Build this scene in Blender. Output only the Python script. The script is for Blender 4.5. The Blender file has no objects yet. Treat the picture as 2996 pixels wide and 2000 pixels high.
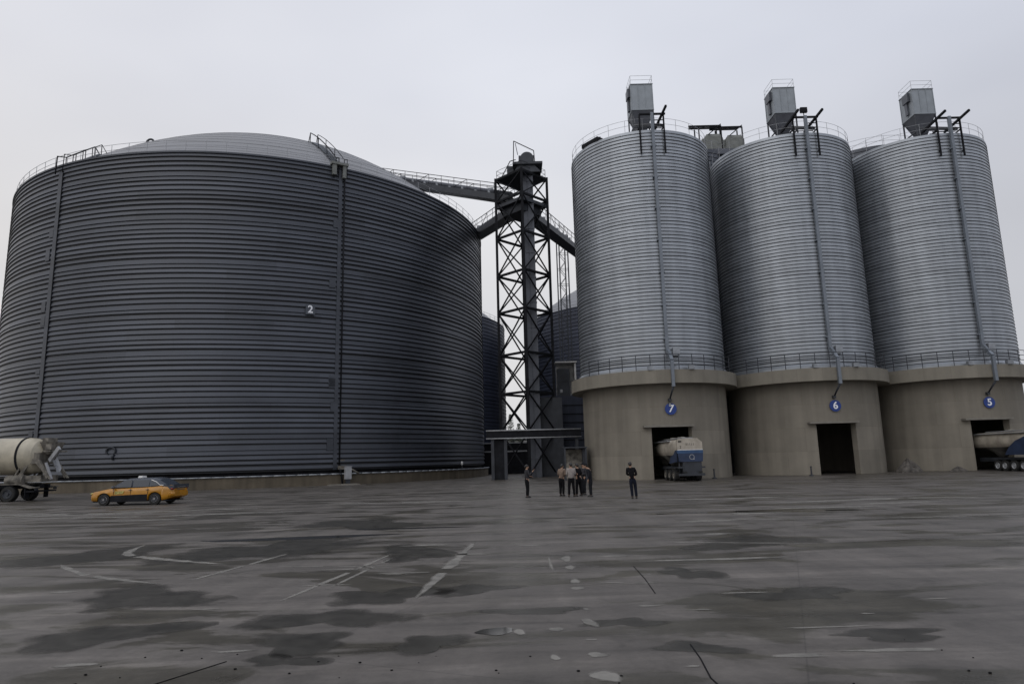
import bpy, bmesh, math, random
from mathutils import Vector, Matrix
random.seed(7)
PI = math.pi
C = bpy.context.scene.collection
S = bpy.context.scene
# ------------------------------------------------------------------ camera
cd = bpy.data.cameras.new('camera'); cam = bpy.data.objects.new('camera', cd); C.objects.link(cam)
cd.sensor_width = 36; cd.lens = 23.584; cd.clip_start = 0.1; cd.clip_end = 6000
p, r = math.radians(9.984), math.radians(1.473)
fw = Vector((0, math.cos(p), math.sin(p))); U0 = Vector((0, -math.sin(p), math.cos(p))); X0 = Vector((1, 0, 0))
Rv = X0*math.cos(r) - U0*math.sin(r); Uv = U0*math.cos(r) + X0*math.sin(r)
cam.matrix_world = Matrix(((Rv.x, Uv.x, -fw.x, 0), (Rv.y, Uv.y, -fw.y, 0), (Rv.z, Uv.z, -fw.z, 1.95), (0, 0, 0, 1)))
S.camera = cam
# ------------------------------------------------------------------ overcast sky
SUN_EL, SUN_AZ = math.radians(48), math.radians(-145)      # azimuth from +Y, clockwise
w = bpy.data.worlds.new("World"); S.world = w; w.use_nodes = True
n = w.node_tree.nodes; l = w.node_tree.links; n.clear()
out = n.new('ShaderNodeOutputWorld'); mix = n.new('ShaderNodeMixShader')
sky = n.new('ShaderNodeTexSky'); sky.sky_type = 'NISHITA'; sky.sun_disc = False
sky.sun_elevation = SUN_EL; sky.sun_rotation = SUN_AZ; sky.dust_density = 4; sky.air_density = 1.5
bg1 = n.new('ShaderNodeBackground'); bg1.inputs[1].default_value = 0.06
bg2 = n.new('ShaderNodeBackground'); bg2.inputs[1].default_value = 1.0
tc = n.new('ShaderNodeTexCoord'); sep = n.new('ShaderNodeSeparateXYZ')
ramp = n.new('ShaderNodeValToRGB'); e = ramp.color_ramp.elements
e[0].position = 0.0; e[0].color = (.66, .66, .66, 1); e[1].position = 1.0; e[1].color = (.78, .81, .88, 1)
k = e.new(.28); k.color = (.69, .69, .70, 1); k = e.new(.5); k.color = (.71, .73, .785, 1)
mp = n.new('ShaderNodeMapping'); mp.inputs['Scale'].default_value = (1.6, 1.6, 4.0); mp.inputs['Location'].default_value = (3.1, .4, 1.7)
nz = n.new('ShaderNodeTexNoise'); nz.inputs['Scale'].default_value = 1.1; nz.inputs['Detail'].default_value = 3; nz.inputs['Roughness'].default_value = .45
cr = n.new('ShaderNodeValToRGB'); e = cr.color_ramp.elements
e[0].position = .3; e[0].color = (.90, .90, .92, 1); e[1].position = .72; e[1].color = (1.10, 1.09, 1.08, 1)
mul = n.new('ShaderNodeMix'); mul.data_type = 'RGBA'; mul.blend_type = 'MULTIPLY'; mul.inputs[0].default_value = 1
l.new(tc.outputs['Generated'], sep.inputs[0]); l.new(sep.outputs[2], ramp.inputs[0])
l.new(tc.outputs['Generated'], mp.inputs[0]); l.new(mp.outputs[0], nz.inputs['Vector']); l.new(nz.outputs[0], cr.inputs[0])
l.new(ramp.outputs[0], mul.inputs[6]); l.new(cr.outputs[0], mul.inputs[7]); rx = n.new('ShaderNodeValToRGB'); e = rx.color_ramp.elements
e[0].position = .12; e[0].color = (1.16, 1.135, 1.10, 1); e[1].position = .92; e[1].color = (.86, .88, .93, 1); k = e.new(.5); k.color = (1.05, 1.055, 1.07, 1)
hx = n.new('ShaderNodeMath'); hx.operation = 'MULTIPLY_ADD'; hx.inputs[1].default_value = .5; hx.inputs[2].default_value = .5
l.new(sep.outputs[0], hx.inputs[0]); l.new(hx.outputs[0], rx.inputs[0])
mu2 = n.new('ShaderNodeMix'); mu2.data_type = 'RGBA'; mu2.blend_type = 'MULTIPLY'; mu2.inputs[0].default_value = 1
l.new(mul.outputs[2], mu2.inputs[6]); l.new(rx.outputs[0], mu2.inputs[7]); l.new(mu2.outputs[2], bg2.inputs[0])
l.new(sky.outputs[0], bg1.inputs[0]); mix.inputs[0].default_value = .95
l.new(bg1.outputs[0], mix.inputs[1]); l.new(bg2.outputs[0], mix.inputs[2]); l.new(mix.outputs[0], out.inputs[0])
sd = bpy.data.lights.new('sun', 'SUN'); sd.energy = .5; sd.angle = math.radians(50); sd.color = (1, .97, .93)
sun = bpy.data.objects.new('sun', sd); C.objects.link(sun)
sun.rotation_euler = (PI/2 - SUN_EL, 0, -SUN_AZ + PI)
S.view_settings.view_transform = 'Standard'; S.view_settings.look = 'None'; S.view_settings.gamma = 1
S.view_settings.use_curve_mapping = False; S.view_settings.exposure = 0

# ------------------------------------------------------------------ materials
def mat(name, col, rough=.6, metal=0.0, var=.18, scale=1.2, kind='plain', col2=None, bump=0.0, R=7.0, spec=.5, bw=3.0, bh=1.2, hor=False):
    """procedural material; kind 'cyl' unrolls the object round its z axis so panels, seams and runs follow the wall"""
    m = bpy.data.materials.new(name); m.use_nodes = True
    t = m.node_tree; N = t.nodes; L = t.links
    b = N['Principled BSDF']; b.inputs['Roughness'].default_value = rough; b.inputs['Metallic'].default_value = metal
    b.inputs['Specular IOR Level'].default_value = spec
    tc = N.new('ShaderNodeTexCoord'); vec = tc.outputs['Object']
    def math_(op, a, bb):
        q = N.new('ShaderNodeMath'); q.operation = op
        for i, v in enumerate((a, bb)):
            if isinstance(v, (int, float)): q.inputs[i].default_value = v
            elif v is not None: L.new(v, q.inputs[i])
        return q.outputs[0]
    fac = None
    if kind in ('cyl', 'cylc'):
        sp = N.new('ShaderNodeSeparateXYZ'); L.new(vec, sp.inputs[0])
        th = math_('MULTIPLY', math_('ARCTAN2', sp.outputs[1], sp.outputs[0]), R)
        cb = N.new('ShaderNodeCombineXYZ'); L.new(th, cb.inputs[0]); L.new(sp.outputs[2], cb.inputs[1])
        vec = cb.outputs[0]
        br = N.new('ShaderNodeTexBrick'); L.new(vec, br.inputs['Vector'])
        br.inputs['Scale'].default_value = 1; br.inputs['Brick Width'].default_value = bw; br.inputs['Row Height'].default_value = bh
        br.inputs['Mortar Size'].default_value = .012 if kind == 'cylc' else (.03 if hor else .004); br.inputs['Bias'].default_value = 0
        br.offset = .37 if kind == 'cylc' else .5
        lo = 1 - var*.9; br.inputs['Color1'].default_value = (lo, lo, lo, 1); br.inputs['Color2'].default_value = (1, 1, 1, 1)
        br.inputs['Mortar'].default_value = (.74, .72, .69, 1) if kind == 'cylc' else (.8, .8, .8, 1)
        panel = br.outputs[0]
        st = N.new('ShaderNodeMapping'); st.inputs['Scale'].default_value = (.035, .9, 1) if hor else (1.3, .07, 1); L.new(vec, st.inputs[0])
        n2 = N.new('ShaderNodeTexNoise'); n2.inputs['Scale'].default_value = 1.0; n2.inputs['Detail'].default_value = 4
        L.new(st.outputs[0], n2.inputs['Vector'])
        streak = n2.outputs[0]
    n1 = N.new('ShaderNodeTexNoise'); n1.inputs['Scale'].default_value = scale; n1.inputs['Detail'].default_value = 6
    n1.inputs['Roughness'].default_value = .6; L.new(vec, n1.inputs['Vector'])
    rp = N.new('ShaderNodeValToRGB'); e = rp.color_ramp.elements
    c2 = col2 or tuple(c*(1-var*1.6) for c in col)
    e[0].position = .32; e[0].color = (*c2, 1); e[1].position = .66; e[1].color = (*[min(1, c*(1+var*.4)) for c in col], 1)
    if kind in ('cyl', 'cylc'):
        L.new(math_('ADD', math_('MULTIPLY', n1.outputs[0], .45), math_('MULTIPLY', streak, .55)), rp.inputs[0])
        mx = N.new('ShaderNodeMix'); mx.data_type = 'RGBA'; mx.blend_type = 'MULTIPLY'; mx.inputs[0].default_value = 1
        L.new(rp.outputs[0], mx.inputs[6]); L.new(panel, mx.inputs[7]); cout = mx.outputs[2]
    else:
        L.new(n1.outputs[0], rp.inputs[0]); cout = rp.outputs[0]
    L.new(cout, b.inputs['Base Color'])
    L.new(math_('ADD', math_('MULTIPLY', n1.outputs[0], .22), rough - .11), b.inputs['Roughness'])
    if bump:
        n3 = N.new('ShaderNodeTexNoise'); n3.inputs['Scale'].default_value = scale*6; n3.inputs['Detail'].default_value = 5; L.new(vec, n3.inputs['Vector'])
        bp = N.new('ShaderNodeBump'); bp.inputs['Strength'].default_value = bump; bp.inputs['Distance'].default_value = .05
        L.new(n3.outputs[0], bp.inputs['Height']); L.new(bp.outputs[0], b.inputs['Normal'])
    return m

def ragged(name, col, rough, scale, lo, hi, top, amp=1.3):
    """thin stain on the ground: the mesh's own 'fade' value (0 at its rim) plus noise breaks its outline and body"""
    m = mat(name, col, rough, 0, .3, 3); t = m.node_tree; N = t.nodes; L = t.links; b = N['Principled BSDF']
    q = N.new('ShaderNodeTexNoise'); q.inputs['Scale'].default_value = scale; q.inputs['Detail'].default_value = 7; q.inputs['Roughness'].default_value = .62
    tc = N.new('ShaderNodeTexCoord'); L.new(tc.outputs['Object'], q.inputs['Vector'])
    at = N.new('ShaderNodeAttribute'); at.attribute_name = 'fade'
    ad = N.new('ShaderNodeMath'); ad.operation = 'MULTIPLY_ADD'; L.new(q.outputs[0], ad.inputs[0]); ad.inputs[1].default_value = amp; L.new(at.outputs['Fac'], ad.inputs[2])
    rp = N.new('ShaderNodeValToRGB'); e = rp.color_ramp.elements; e[0].position = 0; e[0].color = (0, 0, 0, 1); e[1].position = 1; e[1].color = (top, top, top, 1)
    mr = N.new('ShaderNodeMapRange'); mr.inputs['From Min'].default_value = lo; mr.inputs['From Max'].default_value = hi; L.new(ad.outputs[0], mr.inputs['Value'])
    L.new(mr.outputs[0], rp.inputs[0]); L.new(rp.outputs[0], b.inputs['Alpha']); return m
M = {}
M['galv'] = mat('galvanised_steel', (.41, .44, .48), .40, .62, .15, .5, 'cyl', R=6.85, bw=2.6, bh=.332)
M['galv_seam_shade'] = mat('folded_seam_shade', (.028, .031, .038), .6, .1, .5, .35, 'cyl', R=6.85, bw=5, bh=.332)  # dark colour on the folded ribs paints in the shadow line below each seam
M['dark'] = mat('weathered_zinc', (.074, .083, .104), .42, .30, .28, .25, 'cyl', R=29.95, bw=9, bh=1.002, hor=True)
M['dark_seam_shade'] = mat('dark_seam_shade', (.026, .029, .037), .6, .1, .5, .18, 'cyl', R=29.95, bw=9, bh=.5, col2=(.006, .006, .008), hor=True)  # near-black colour paints the shade into seam grooves and rib undersides
M['dome'] = mat('dome_sheet', (.20, .205, .22), .45, .3, .15, .2)
M['navy'] = mat('navy_steel', (.042, .050, .078), .5, .3, .2, .3, 'cyl', R=30, bw=7.5, bh=1.0)
M['conc'] = mat('cast_concrete', (.245, .223, .185), .85, 0, .21, .45, 'cylc', R=6.74, bw=4.4, bh=2.05, bump=.25)
M['conc_ring'] = mat('ring_concrete', (.255, .235, .195), .85, 0, .16, .6, 'cylc', R=7.78, bw=2.1, bh=4.0, bump=.25)
M['plinth'] = mat('stained_plinth', (.15, .125, .09), .85, 0, .35, .6, 'cylc', R=30.4, bw=3.2, bh=2.0, bump=.3)
M['concp'] = mat('plain_concrete', (.22, .205, .18), .85, 0, .2, .8, bump=.2)
M['steel'] = mat('grey_steel', (.30, .32, .35), .45, .4, .2, 1.5)
M['duct'] = mat('duct_sheet', (.19, .215, .25), .45, .3, .15, 1.0)
M['sheet'] = mat('collector_sheet', (.30, .33, .36), .5, .25, .14, .8)
M['rail'] = mat('rail_paint', (.36, .37, .39), .5, .2, .15, 2)
M['black'] = mat('dark_painted_steel', (.018, .019, .023), .8, .1, .3, 2, spec=.15)
M['char'] = mat('charcoal_steel', (.048, .053, .064), .5, .3, .25, 1)
M['char2'] = mat('elevator_casing_steel', (.105, .113, .135), .45, .35, .2, .6)
M['rubber'] = mat('tyre_rubber', (.018, .018, .018), .8, 0, .3, 5)
M['alloy'] = mat('wheel_alloy', (.32, .32, .33), .35, .6, .2, 8)
M['orange'] = mat('taxi_orange', (.43, .19, .008), .28, 0, .16, 1.5, spec=.6)
M['taxiblue'] = mat('taxi_dark_blue', (.055, .065, .085), .25, .2, .15, 1.5, spec=.6)
M['glass'] = mat('car_glass', (.040, .050, .066), .08, 0, .1, 1, spec=.8)
M['chrome'] = mat('chrome_trim', (.6, .6, .6), .25, .9, .1, 3)
M['white'] = mat('white_paint', (.72, .72, .71), .45, 0, .12, 3)
M['yell'] = mat('pale_yellow_film', (.52, .45, .14), .5, 0, .5, 14)
M['red'] = mat('red_lens', (.25, .02, .015), .25, 0, .2, 5)
M['cream'] = mat('cream_drum_paint', (.46, .42, .33), .42, 0, .22, .9)
M['dirt'] = mat('cement_dusted_steel', (.20, .185, .16), .8, 0, .45, 3, bump=.3)
M['tankw'] = mat('dusty_white_tank', (.43, .39, .33), .6, 0, .30, 1.2, col2=(.27, .24, .20))
M['tankg'] = mat('dusty_grey_tank', (.12, .115, .105), .7, 0, .35, 1.2)
M['tankb'] = mat('tank_blue', (.024, .042, .095), .6, 0, .3, 1.5)
M['tankb2'] = mat('tank_light_blue', (.035, .085, .19), .5, 0, .25, 1.5)
M['signb'] = mat('sign_blue', (.012, .045, .24), .4, 0, .12, 3)
M['signw'] = mat('sign_white', (.85, .87, .92), .4, 0, .05, 3)
M['skin'] = mat('skin', (.36, .22, .15), .55, 0, .1, 20)
M['hair'] = mat('black_hair', (.012, .011, .010), .5, 0, .3, 40)
M['bark'] = mat('bark', (.09, .075, .06), .9, 0, .3, 6, bump=.4)
M['leaf'] = mat('leaf_green', (.06, .075, .045), .7, 0, .35, 3)
M['cloth_black'] = mat('black_cloth', (.009, .009, .011), .9, 0, .25, 9, spec=.12)
M['cloth_dark'] = mat('charcoal_cloth', (.018, .019, .023), .9, 0, .25, 9, spec=.12)
M['cloth_grey'] = mat('grey_cloth', (.045, .045, .05), .9, 0, .25, 9, spec=.15)
M['cloth_jean'] = mat('dark_denim', (.013, .016, .027), .9, 0, .3, 12, spec=.12)
M['cloth_tan'] = mat('tan_cloth', (.20, .145, .11), .9, 0, .2, 9)
M['cloth_light'] = mat('light_grey_shirt', (.30, .27, .255), .9, 0, .12, 9)
M['rubble'] = mat('rubble_dirt', (.11, .10, .09), .9, 0, .4, 2.5, bump=.6)
M['conchead'] = mat('dusty_green_grey_casing', (.19, .20, .19), .7, 0, .2, 1.5)
M['patch'] = ragged('dried_cement_patch', (.235, .225, .205), .75, 5.0, .62, 1.05, .85)
M['wetp'] = ragged('wet_concrete', (.054, .051, .043), .34, 1.6, .68, 1.05, .70)
M['water'] = mat('standing_water', (.035, .034, .032), .10, 0, .1, 2, spec=.5)

# ------------------------------------------------------------------ mesh helpers
class MB:
    def __init__(s): s.v = []; s.f = []; s.m = []; s.sm = []
    def face(s, idx, m=0, sm=False): s.f.append(tuple(idx)); s.m.append(m); s.sm.append(sm)
    def box(s, x0, x1, y0, y1, z0, z1, m=0, T=None, bev=0):
        a = len(s.v)
        pts = [(x, y, z) for z in (z0, z1) for y in (y0, y1) for x in (x0, x1)]
        if T is not None: pts = [tuple(T @ Vector(q)) for q in pts]
        s.v += pts
        for q in ((0, 2, 3, 1), (4, 5, 7, 6), (0, 1, 5, 4), (2, 6, 7, 3), (0, 4, 6, 2), (1, 3, 7, 5)): s.face([a+i for i in q], m)
        return s
    def tube(s, A, B, r1, r2=None, nseg=8, m=0, cap=True):
        A = Vector(A); B = Vector(B); r2 = r1 if r2 is None else r2
        d = (B-A).normalized(); u = d.orthogonal().normalized(); v = d.cross(u); a = len(s.v)
        for P, rr in ((A, r1), (B, r2)):
            for i in range(nseg):
                t = 2*PI*i/nseg; s.v.append(tuple(P + (u*math.cos(t) + v*math.sin(t))*rr))
        for i in range(nseg): j = (i+1) % nseg; s.face((a+i, a+j, a+nseg+j, a+nseg+i), m, nseg > 5)
        if cap: s.face([a+i for i in range(nseg)][::-1], m); s.face([a+nseg+i for i in range(nseg)], m)
        return s
    def beam(s, A, B, w, h=None, m=0, up=(0, 0, 1)):
        """rectangular bar from A to B, w wide (sideways), h high"""
        h = w if h is None else h; A = Vector(A); B = Vector(B); d = (B-A).normalized()
        u = d.cross(Vector(up))
        if u.length < 1e-3: u = d.cross(Vector((0, 1, 0)))
        u.normalize(); v = u.cross(d); a = len(s.v)
        for P in (A, B):
            for i, j in ((-1, -1), (1, -1), (1, 1), (-1, 1)): s.v.append(tuple(P + u*i*w/2 + v*j*h/2))
        for q in ((0, 1, 5, 4), (1, 2, 6, 5), (2, 3, 7, 6), (3, 0, 4, 7), (3, 2, 1, 0), (4, 5, 6, 7)): s.face([a+i for i in q], m)
        return s
    def path(s, pts, r, nseg=8, m=0):
        for A, B in zip(pts, pts[1:]): s.tube(A, B, r, nseg=nseg, m=m)
        return s
    def bpath(s, pts, w, h, m=0):
        for A, B in zip(pts, pts[1:]): s.beam(A, B, w, h, m)
        return s
    def lathe(s, segs, nseg=64, a0=0, a1=2*PI, axis='z', o=(0, 0, 0)):
        """segs: ((r0,h0),(r1,h1),mat); each strip has its own verts so rings stay crisp while the round is smooth"""
        full = abs(a1-a0-2*PI) < 1e-6; k = nseg if full else nseg+1
        for (r0, h0), (r1, h1), m in segs:
            a = len(s.v)
            for rr, hh in ((r0, h0), (r1, h1)):
                for i in range(k):
                    t = a0 + (a1-a0)*i/nseg; c, q = math.cos(t)*rr, math.sin(t)*rr
                    P = (c, q, hh) if axis == 'z' else ((hh, c, q) if axis == 'x' else (q, hh, c))
                    s.v.append((P[0]+o[0], P[1]+o[1], P[2]+o[2]))
            for i in range(nseg):
                j = (i+1) % k; s.face((a+i, a+j, a+k+j, a+k+i), m, True)
        return s
    def prof(s, pts, nseg=32, m=0, **kw):
        return s.lathe([(pts[i], pts[i+1], m) for i in range(len(pts)-1)], nseg, **kw)
    def prism(s, poly, y0, y1, m=0, axis='y', T=None):
        """extrude a 2-D polygon: axis y: (x,z) along y; axis x: (y,z) along x; axis z: (x,y) along z"""
        a = len(s.v); k = len(poly)
        for h in (y0, y1):
            for q in poly:
                P = (q[0], h, q[1]) if axis == 'y' else ((h, q[0], q[1]) if axis == 'x' else (q[0], q[1], h))
                s.v.append(tuple(T @ Vector(P)) if T is not None else P)
        for i in range(k): j = (i+1) % k; s.face((a+i, a+j, a+k+j, a+k+i), m)
        s.face([a+i for i in range(k)][::-1], m); s.face([a+k+i for i in range(k)], m)
        return s
    def loft(s, rings, m=0, sm=True, close=True, caps=True):
        a = len(s.v); k = len(rings[0])
        for rg in rings: s.v += [tuple(q) for q in rg]
        for i in range(len(rings)-1):
            for j in range(k if close else k-1):
                q = (j+1) % k; mm = m(i, j) if callable(m) else m
                s.face((a+i*k+j, a+i*k+q, a+(i+1)*k+q, a+(i+1)*k+j), mm, sm)
        if caps:
            mm = m(0, 0) if callable(m) else m
            s.face([a+j for j in range(k)][::-1], mm); s.face([a+(len(rings)-1)*k+j for j in range(k)], mm)
        return s
    def ball(s, c, rx, ry, rz, nu=12, nv=8, m=0, z0=-1.0):
        rings = []
        for i in range(nv+1):
            ph = math.asin(max(-1, z0)) + (PI/2 - math.asin(max(-1, z0)))*i/nv
            rings.append([(c[0]+rx*math.cos(ph)*math.cos(2*PI*j/nu)+1e-5*math.cos(2*PI*j/nu), c[1]+ry*math.cos(ph)*math.sin(2*PI*j/nu)+1e-5*math.sin(2*PI*j/nu), c[2]+rz*math.sin(ph)) for j in range(nu)])
        return s.loft(rings, m)

def mesh_of(name, mb, mats, fix=True):
    me = bpy.data.meshes.new(name); me.from_pydata(mb.v, [], mb.f); me.update()
    for mm in (mats if isinstance(mats, (list, tuple)) else [mats]): me.materials.append(M[mm])
    me.polygons.foreach_set('material_index', mb.m); me.polygons.foreach_set('use_smooth', mb.sm)
    if fix:
        bm = bmesh.new(); bm.from_mesh(me); bmesh.ops.recalc_face_normals(bm, faces=bm.faces); bm.to_mesh(me); bm.free()
    me.update(); return me
def part(name, mb, mats, parent, label=None):
    o = bpy.data.objects.new(name, mesh_of(name, mb, mats)); C.objects.link(o); o.parent = parent
    if label: o['label'] = label
    return o
def thing(name, label, cat, loc=(0, 0, 0), rz=0, group=None):
    o = bpy.data.objects.new(name, None); C.objects.link(o); o.location = loc; o.rotation_euler = (0, 0, rz); o.empty_display_size = .5
    o['label'] = label; o['category'] = cat
    if group: o['group'] = group
    return o
def solo(name, label, cat, mb, mats, loc=(0, 0, 0), rz=0, group=None):
    o = part(name, mb, mats, None); o.location = loc; o.rotation_euler = (0, 0, rz); o['label'] = label; o['category'] = cat
    if group: o['group'] = group
    return o
def struct(name, mb, mats, kind='structure'):
    o = part(name, mb, mats, None); o['kind'] = kind; return o
def copy_tree(o, parent=None, skip=()):
    c = o.copy(); C.objects.link(c); c.parent = parent
    for ch in list(o.children):
        if ch not in skip: copy_tree(ch, c, skip)
    return c
def retag(o, label, loc=None, rz=None):
    o['label'] = label
    if loc is not None: o.location = loc
    if rz is not None: o.rotation_euler = (0, 0, rz)
    return o
def text_mesh(txt, size, depth, name, matname, parent, loc, rot=(PI/2, 0, 0), shear=0, bold=0):
    cu = bpy.data.curves.new(name, 'FONT'); cu.body = txt; cu.size = size; cu.extrude = depth; cu.offset = bold
    cu.align_x = 'CENTER'; cu.align_y = 'CENTER'; cu.shear = shear
    tmp = bpy.data.objects.new(name+'_tmp', cu); C.objects.link(tmp)
    bpy.context.view_layer.update()
    me = bpy.data.meshes.new_from_object(tmp.evaluated_get(bpy.context.evaluated_depsgraph_get()))
    bpy.data.objects.remove(tmp); me.materials.clear(); me.materials.append(M[matname]); me.name = name
    o = bpy.data.objects.new(name, me); C.objects.link(o); o.parent = parent; o.location = loc; o.rotation_euler = rot
    return o

# ------------------------------------------------------------------ ground: wet concrete yard
def ground_material():
    m = bpy.data.materials.new('wet_concrete_yard'); m.use_nodes = True; t = m.node_tree; N = t.nodes; L = t.links; b = N['Principled BSDF']
    tc = N.new('ShaderNodeTexCoord')
    def mp_(rot, sc):
        q = N.new('ShaderNodeMapping'); q.inputs['Rotation'].default_value = (0, 0, rot); q.inputs['Scale'].default_value = (*sc, 1); L.new(tc.outputs['Object'], q.inputs[0]); return q.outputs[0]
    def noise(v, sc, det=5, ro=.55, dist=0):
        q = N.new('ShaderNodeTexNoise'); q.inputs['Scale'].default_value = sc; q.inputs['Detail'].default_value = det; q.inputs['Roughness'].default_value = ro
        q.inputs['Distortion'].default_value = dist; L.new(v, q.inputs['Vector']); return q.outputs[0]
    def ramp_(f, stops):
        q = N.new('ShaderNodeValToRGB'); e = q.color_ramp.elements
        while len(e) < len(stops): e.new(.5)
        for i, (pos, c) in enumerate(stops): e[i].position = pos; e[i].color = (*c, 1) if isinstance(c, tuple) else (c, c, c, 1)
        L.new(f, q.inputs[0]); return q.outputs[0]
    def mul_(a, bb, fac=1, mode='MULTIPLY'):
        q = N.new('ShaderNodeMix'); q.data_type = 'RGBA'; q.blend_type = mode
        if isinstance(fac, (int, float)): q.inputs[0].default_value = fac
        else: L.new(fac, q.inputs[0])
        for i, v in ((6, a), (7, bb)):
            if isinstance(v, tuple): q.inputs[i].default_value = (*v, 1)
            else: L.new(v, q.inputs[i])
        return q.outputs[2]
    v0 = mp_(0, (1, 1)); v1 = mp_(.15, (.55, 1.5)); v2 = mp_(-.25, (.3, 1.8)); v3 = mp_(.42, (2.2, .22))
    v4 = mp_(.05, (.16, 1.5)); v5 = mp_(-.5, (.9, 1.1))
    big = noise(v1, .40, 6, .58, 1.2); mid = noise(v2, 1.1, 5, .6, .3); fine = noise(v0, 9, 6, .7); tracks = noise(v3, .55, 4, .6); bands = noise(v4, .9, 6, .62, .4); blot = noise(v5, .9, 6, .6, .9); grit = noise(v0, 60, 3, .6)
    wet = ramp_(big, [(.43, 1.0), (.455, .85), (.475, .25), (.53, 0.0)])
    base = ramp_(mid, [(.25, (.080, .071, .063)), (.5, (.108, .097, .088)), (.75, (.138, .125, .114))])
    base = mul_(base, ramp_(fine, [(.3, .82), (.7, 1.12)]))
    base = mul_(base, ramp_(grit, [(.3, .86), (.7, 1.10)]))
    base = mul_(base, ramp_(tracks, [(.35, .84), (.5, 1.0), (.66, 1.18)]))
    base = mul_(base, ramp_(bands, [(.34, .66), (.45, .96), (.56, 1.02), (.66, 1.42)]))
    base = mul_(base, ramp_(blot, [(.36, .80), (.42, 1.0), (.64, 1.02), (.70, 1.25)]))
    col = mul_(base, (.60, .60, .52), wet)
    br = N.new('ShaderNodeTexBrick'); L.new(mp_(.38, (1, 1)), br.inputs['Vector'])
    for kk, vv in (('Scale', 1), ('Brick Width', 5.0), ('Row Height', 6.0), ('Mortar Size', .010), ('Mortar Smooth', .4)): br.inputs[kk].default_value = vv
    br.offset = 0; br.inputs['Color1'].default_value = (.93, .93, .93, 1); br.inputs['Color2'].default_value = (1, 1, 1, 1); br.inputs['Mortar'].default_value = (.66, .66, .66, 1)
    col = mul_(col, br.outputs[0])
    vo = N.new('ShaderNodeTexVoronoi'); vo.inputs['Scale'].default_value = 1.6; vo.inputs['Randomness'].default_value = 1; L.new(v0, vo.inputs['Vector'])
    col = mul_(col, ramp_(vo.outputs['Distance'], [(.012, .35), (.02, 1.0)]))
    L.new(col, b.inputs['Base Color'])
    ro = N.new('ShaderNodeMath'); ro.operation = 'MULTIPLY_ADD'; L.new(wet, ro.inputs[0]); ro.inputs[1].default_value = -.24
    rm = N.new('ShaderNodeMath'); rm.operation = 'MULTIPLY_ADD'; L.new(mid, rm.inputs[0]); rm.inputs[1].default_value = .3; rm.inputs[2].default_value = .40
    L.new(rm.outputs[0], ro.inputs[2]); L.new(ro.outputs[0], b.inputs['Roughness'])
    b.inputs['Specular IOR Level'].default_value = .42
    bp = N.new('ShaderNodeBump'); bp.inputs['Strength'].default_value = .28; bp.inputs['Distance'].default_value = .02
    L.new(fine, bp.inputs['Height']); L.new(bp.outputs[0], b.inputs['Normal'])
    return m
M['ground'] = ground_material()
g = MB(); g.v = [(-1500, -300, 0), (1500, -300, 0), (1500, 2500, 0), (-1500, 2500, 0)]; g.face((0, 1, 2, 3)); struct('ground', g, 'ground')

def blob(cx, cy, rx, ry, rot=0, z=.004, n_=22, j=.28, seed=0):
    rd = random.Random(seed); b = MB(); ph = [rd.uniform(0, 6.28) for _ in range(4)]; b.fade = [1.0]; b.v.append((cx, cy, z))
    for k, fr in enumerate((.35, .6, .8, 1.0)):
        for i in range(n_):
            t = 2*PI*i/n_; q = fr*(1 + j*(.5*math.sin(2*t+ph[0]) + .35*math.sin(3*t+ph[1]) + .25*math.sin(5*t+ph[2])))
            x, y = rx*q*math.cos(t), ry*q*math.sin(t)
            b.v.append((cx + x*math.cos(rot) - y*math.sin(rot), cy + x*math.sin(rot) + y*math.cos(rot), z)); b.fade.append(1-fr**1.5)
    for i in range(n_):
        q = (i+1) % n_; b.face((0, 1+i, 1+q))
        for k in range(3): b.face((1+k*n_+i, 1+(k+1)*n_+i, 1+(k+1)*n_+q, 1+k*n_+q))
    return b
def stain(name, b, m):
    o = struct(name, b, m); at = o.data.attributes.new('fade', 'FLOAT', 'POINT'); at.data.foreach_set('value', b.fade); return o
PATCH = [(.62, 13.3, .035, .9, 0), (.96, 13.85, .10, .5, 0), (.95, 12.75, .10, .28, 0), (.92, 11.35, .075, .28, 0), (.9, 10.75, .11, .13, 0),
         (.88, 9.3, .06, .06, 0), (.85, 8.56, .10, .2, .3), (.43, 8.26, .09, .12, .3), (.79, 7.78, .07, .035, 0), (.79, 7.2, .11, .1, .2),
         (.35, 7.14, .06, .1, 0), (.77, 6.53, .14, .19, 0), (.0, 8.2, .07, .16, 0), (2.75, 7.0, .24, .09, 0), (3.75, 7.1, .5, .07, -.05), (1.75, 9.4, .2, .05, .05), (3.2, 10.1, .35, .05, .03), (1.62, 6.75, .08, .025, .1)]
for i, (x, y, a, b_, ro) in enumerate(PATCH): stain('cement_patch', blob(x, y, a, b_, ro, .004, seed=i), 'patch')
for i, (x, y, a, b_) in enumerate([(-5.79, 10.91, 1.17, 0.99), (-2.44, 9.12, 0.94, 0.62), (-5.02, 8.53, 0.89, 0.65), (-2.45, 7.97, 0.66, 0.47), (-0.99, 7.82, 0.46, 0.36), (-1.98, 10.54, 0.77, 0.76), (-9.99, 16.24, 1.53, 1.81), (-5.8, 16.69, 1.93, 2.33), (-2.28, 15.43, 0.89, 1.28), (0.2, 9.27, 0.59, 0.29), (1.27, 8.52, 0.44, 0.27), (1.83, 7.37, 0.44, 0.24), (-0.74, 10.86, 0.68, 0.45), (2.9, 11.82, 0.46, 0.64), (-5.12, 22.86, 1.99, 2.03), (-2.41, 7.29, 0.41, 0.23), (5.31, 15.8, 1.37, 1.34), (3.91, 9.91, 0.76, 0.51), (4.01, 7.68, 0.66, 0.26)]): stain('wet_patch', blob(x, y, a*1.05, b_, 0, .002, n_=40, j=.55, seed=i+50), 'wetp')
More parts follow.
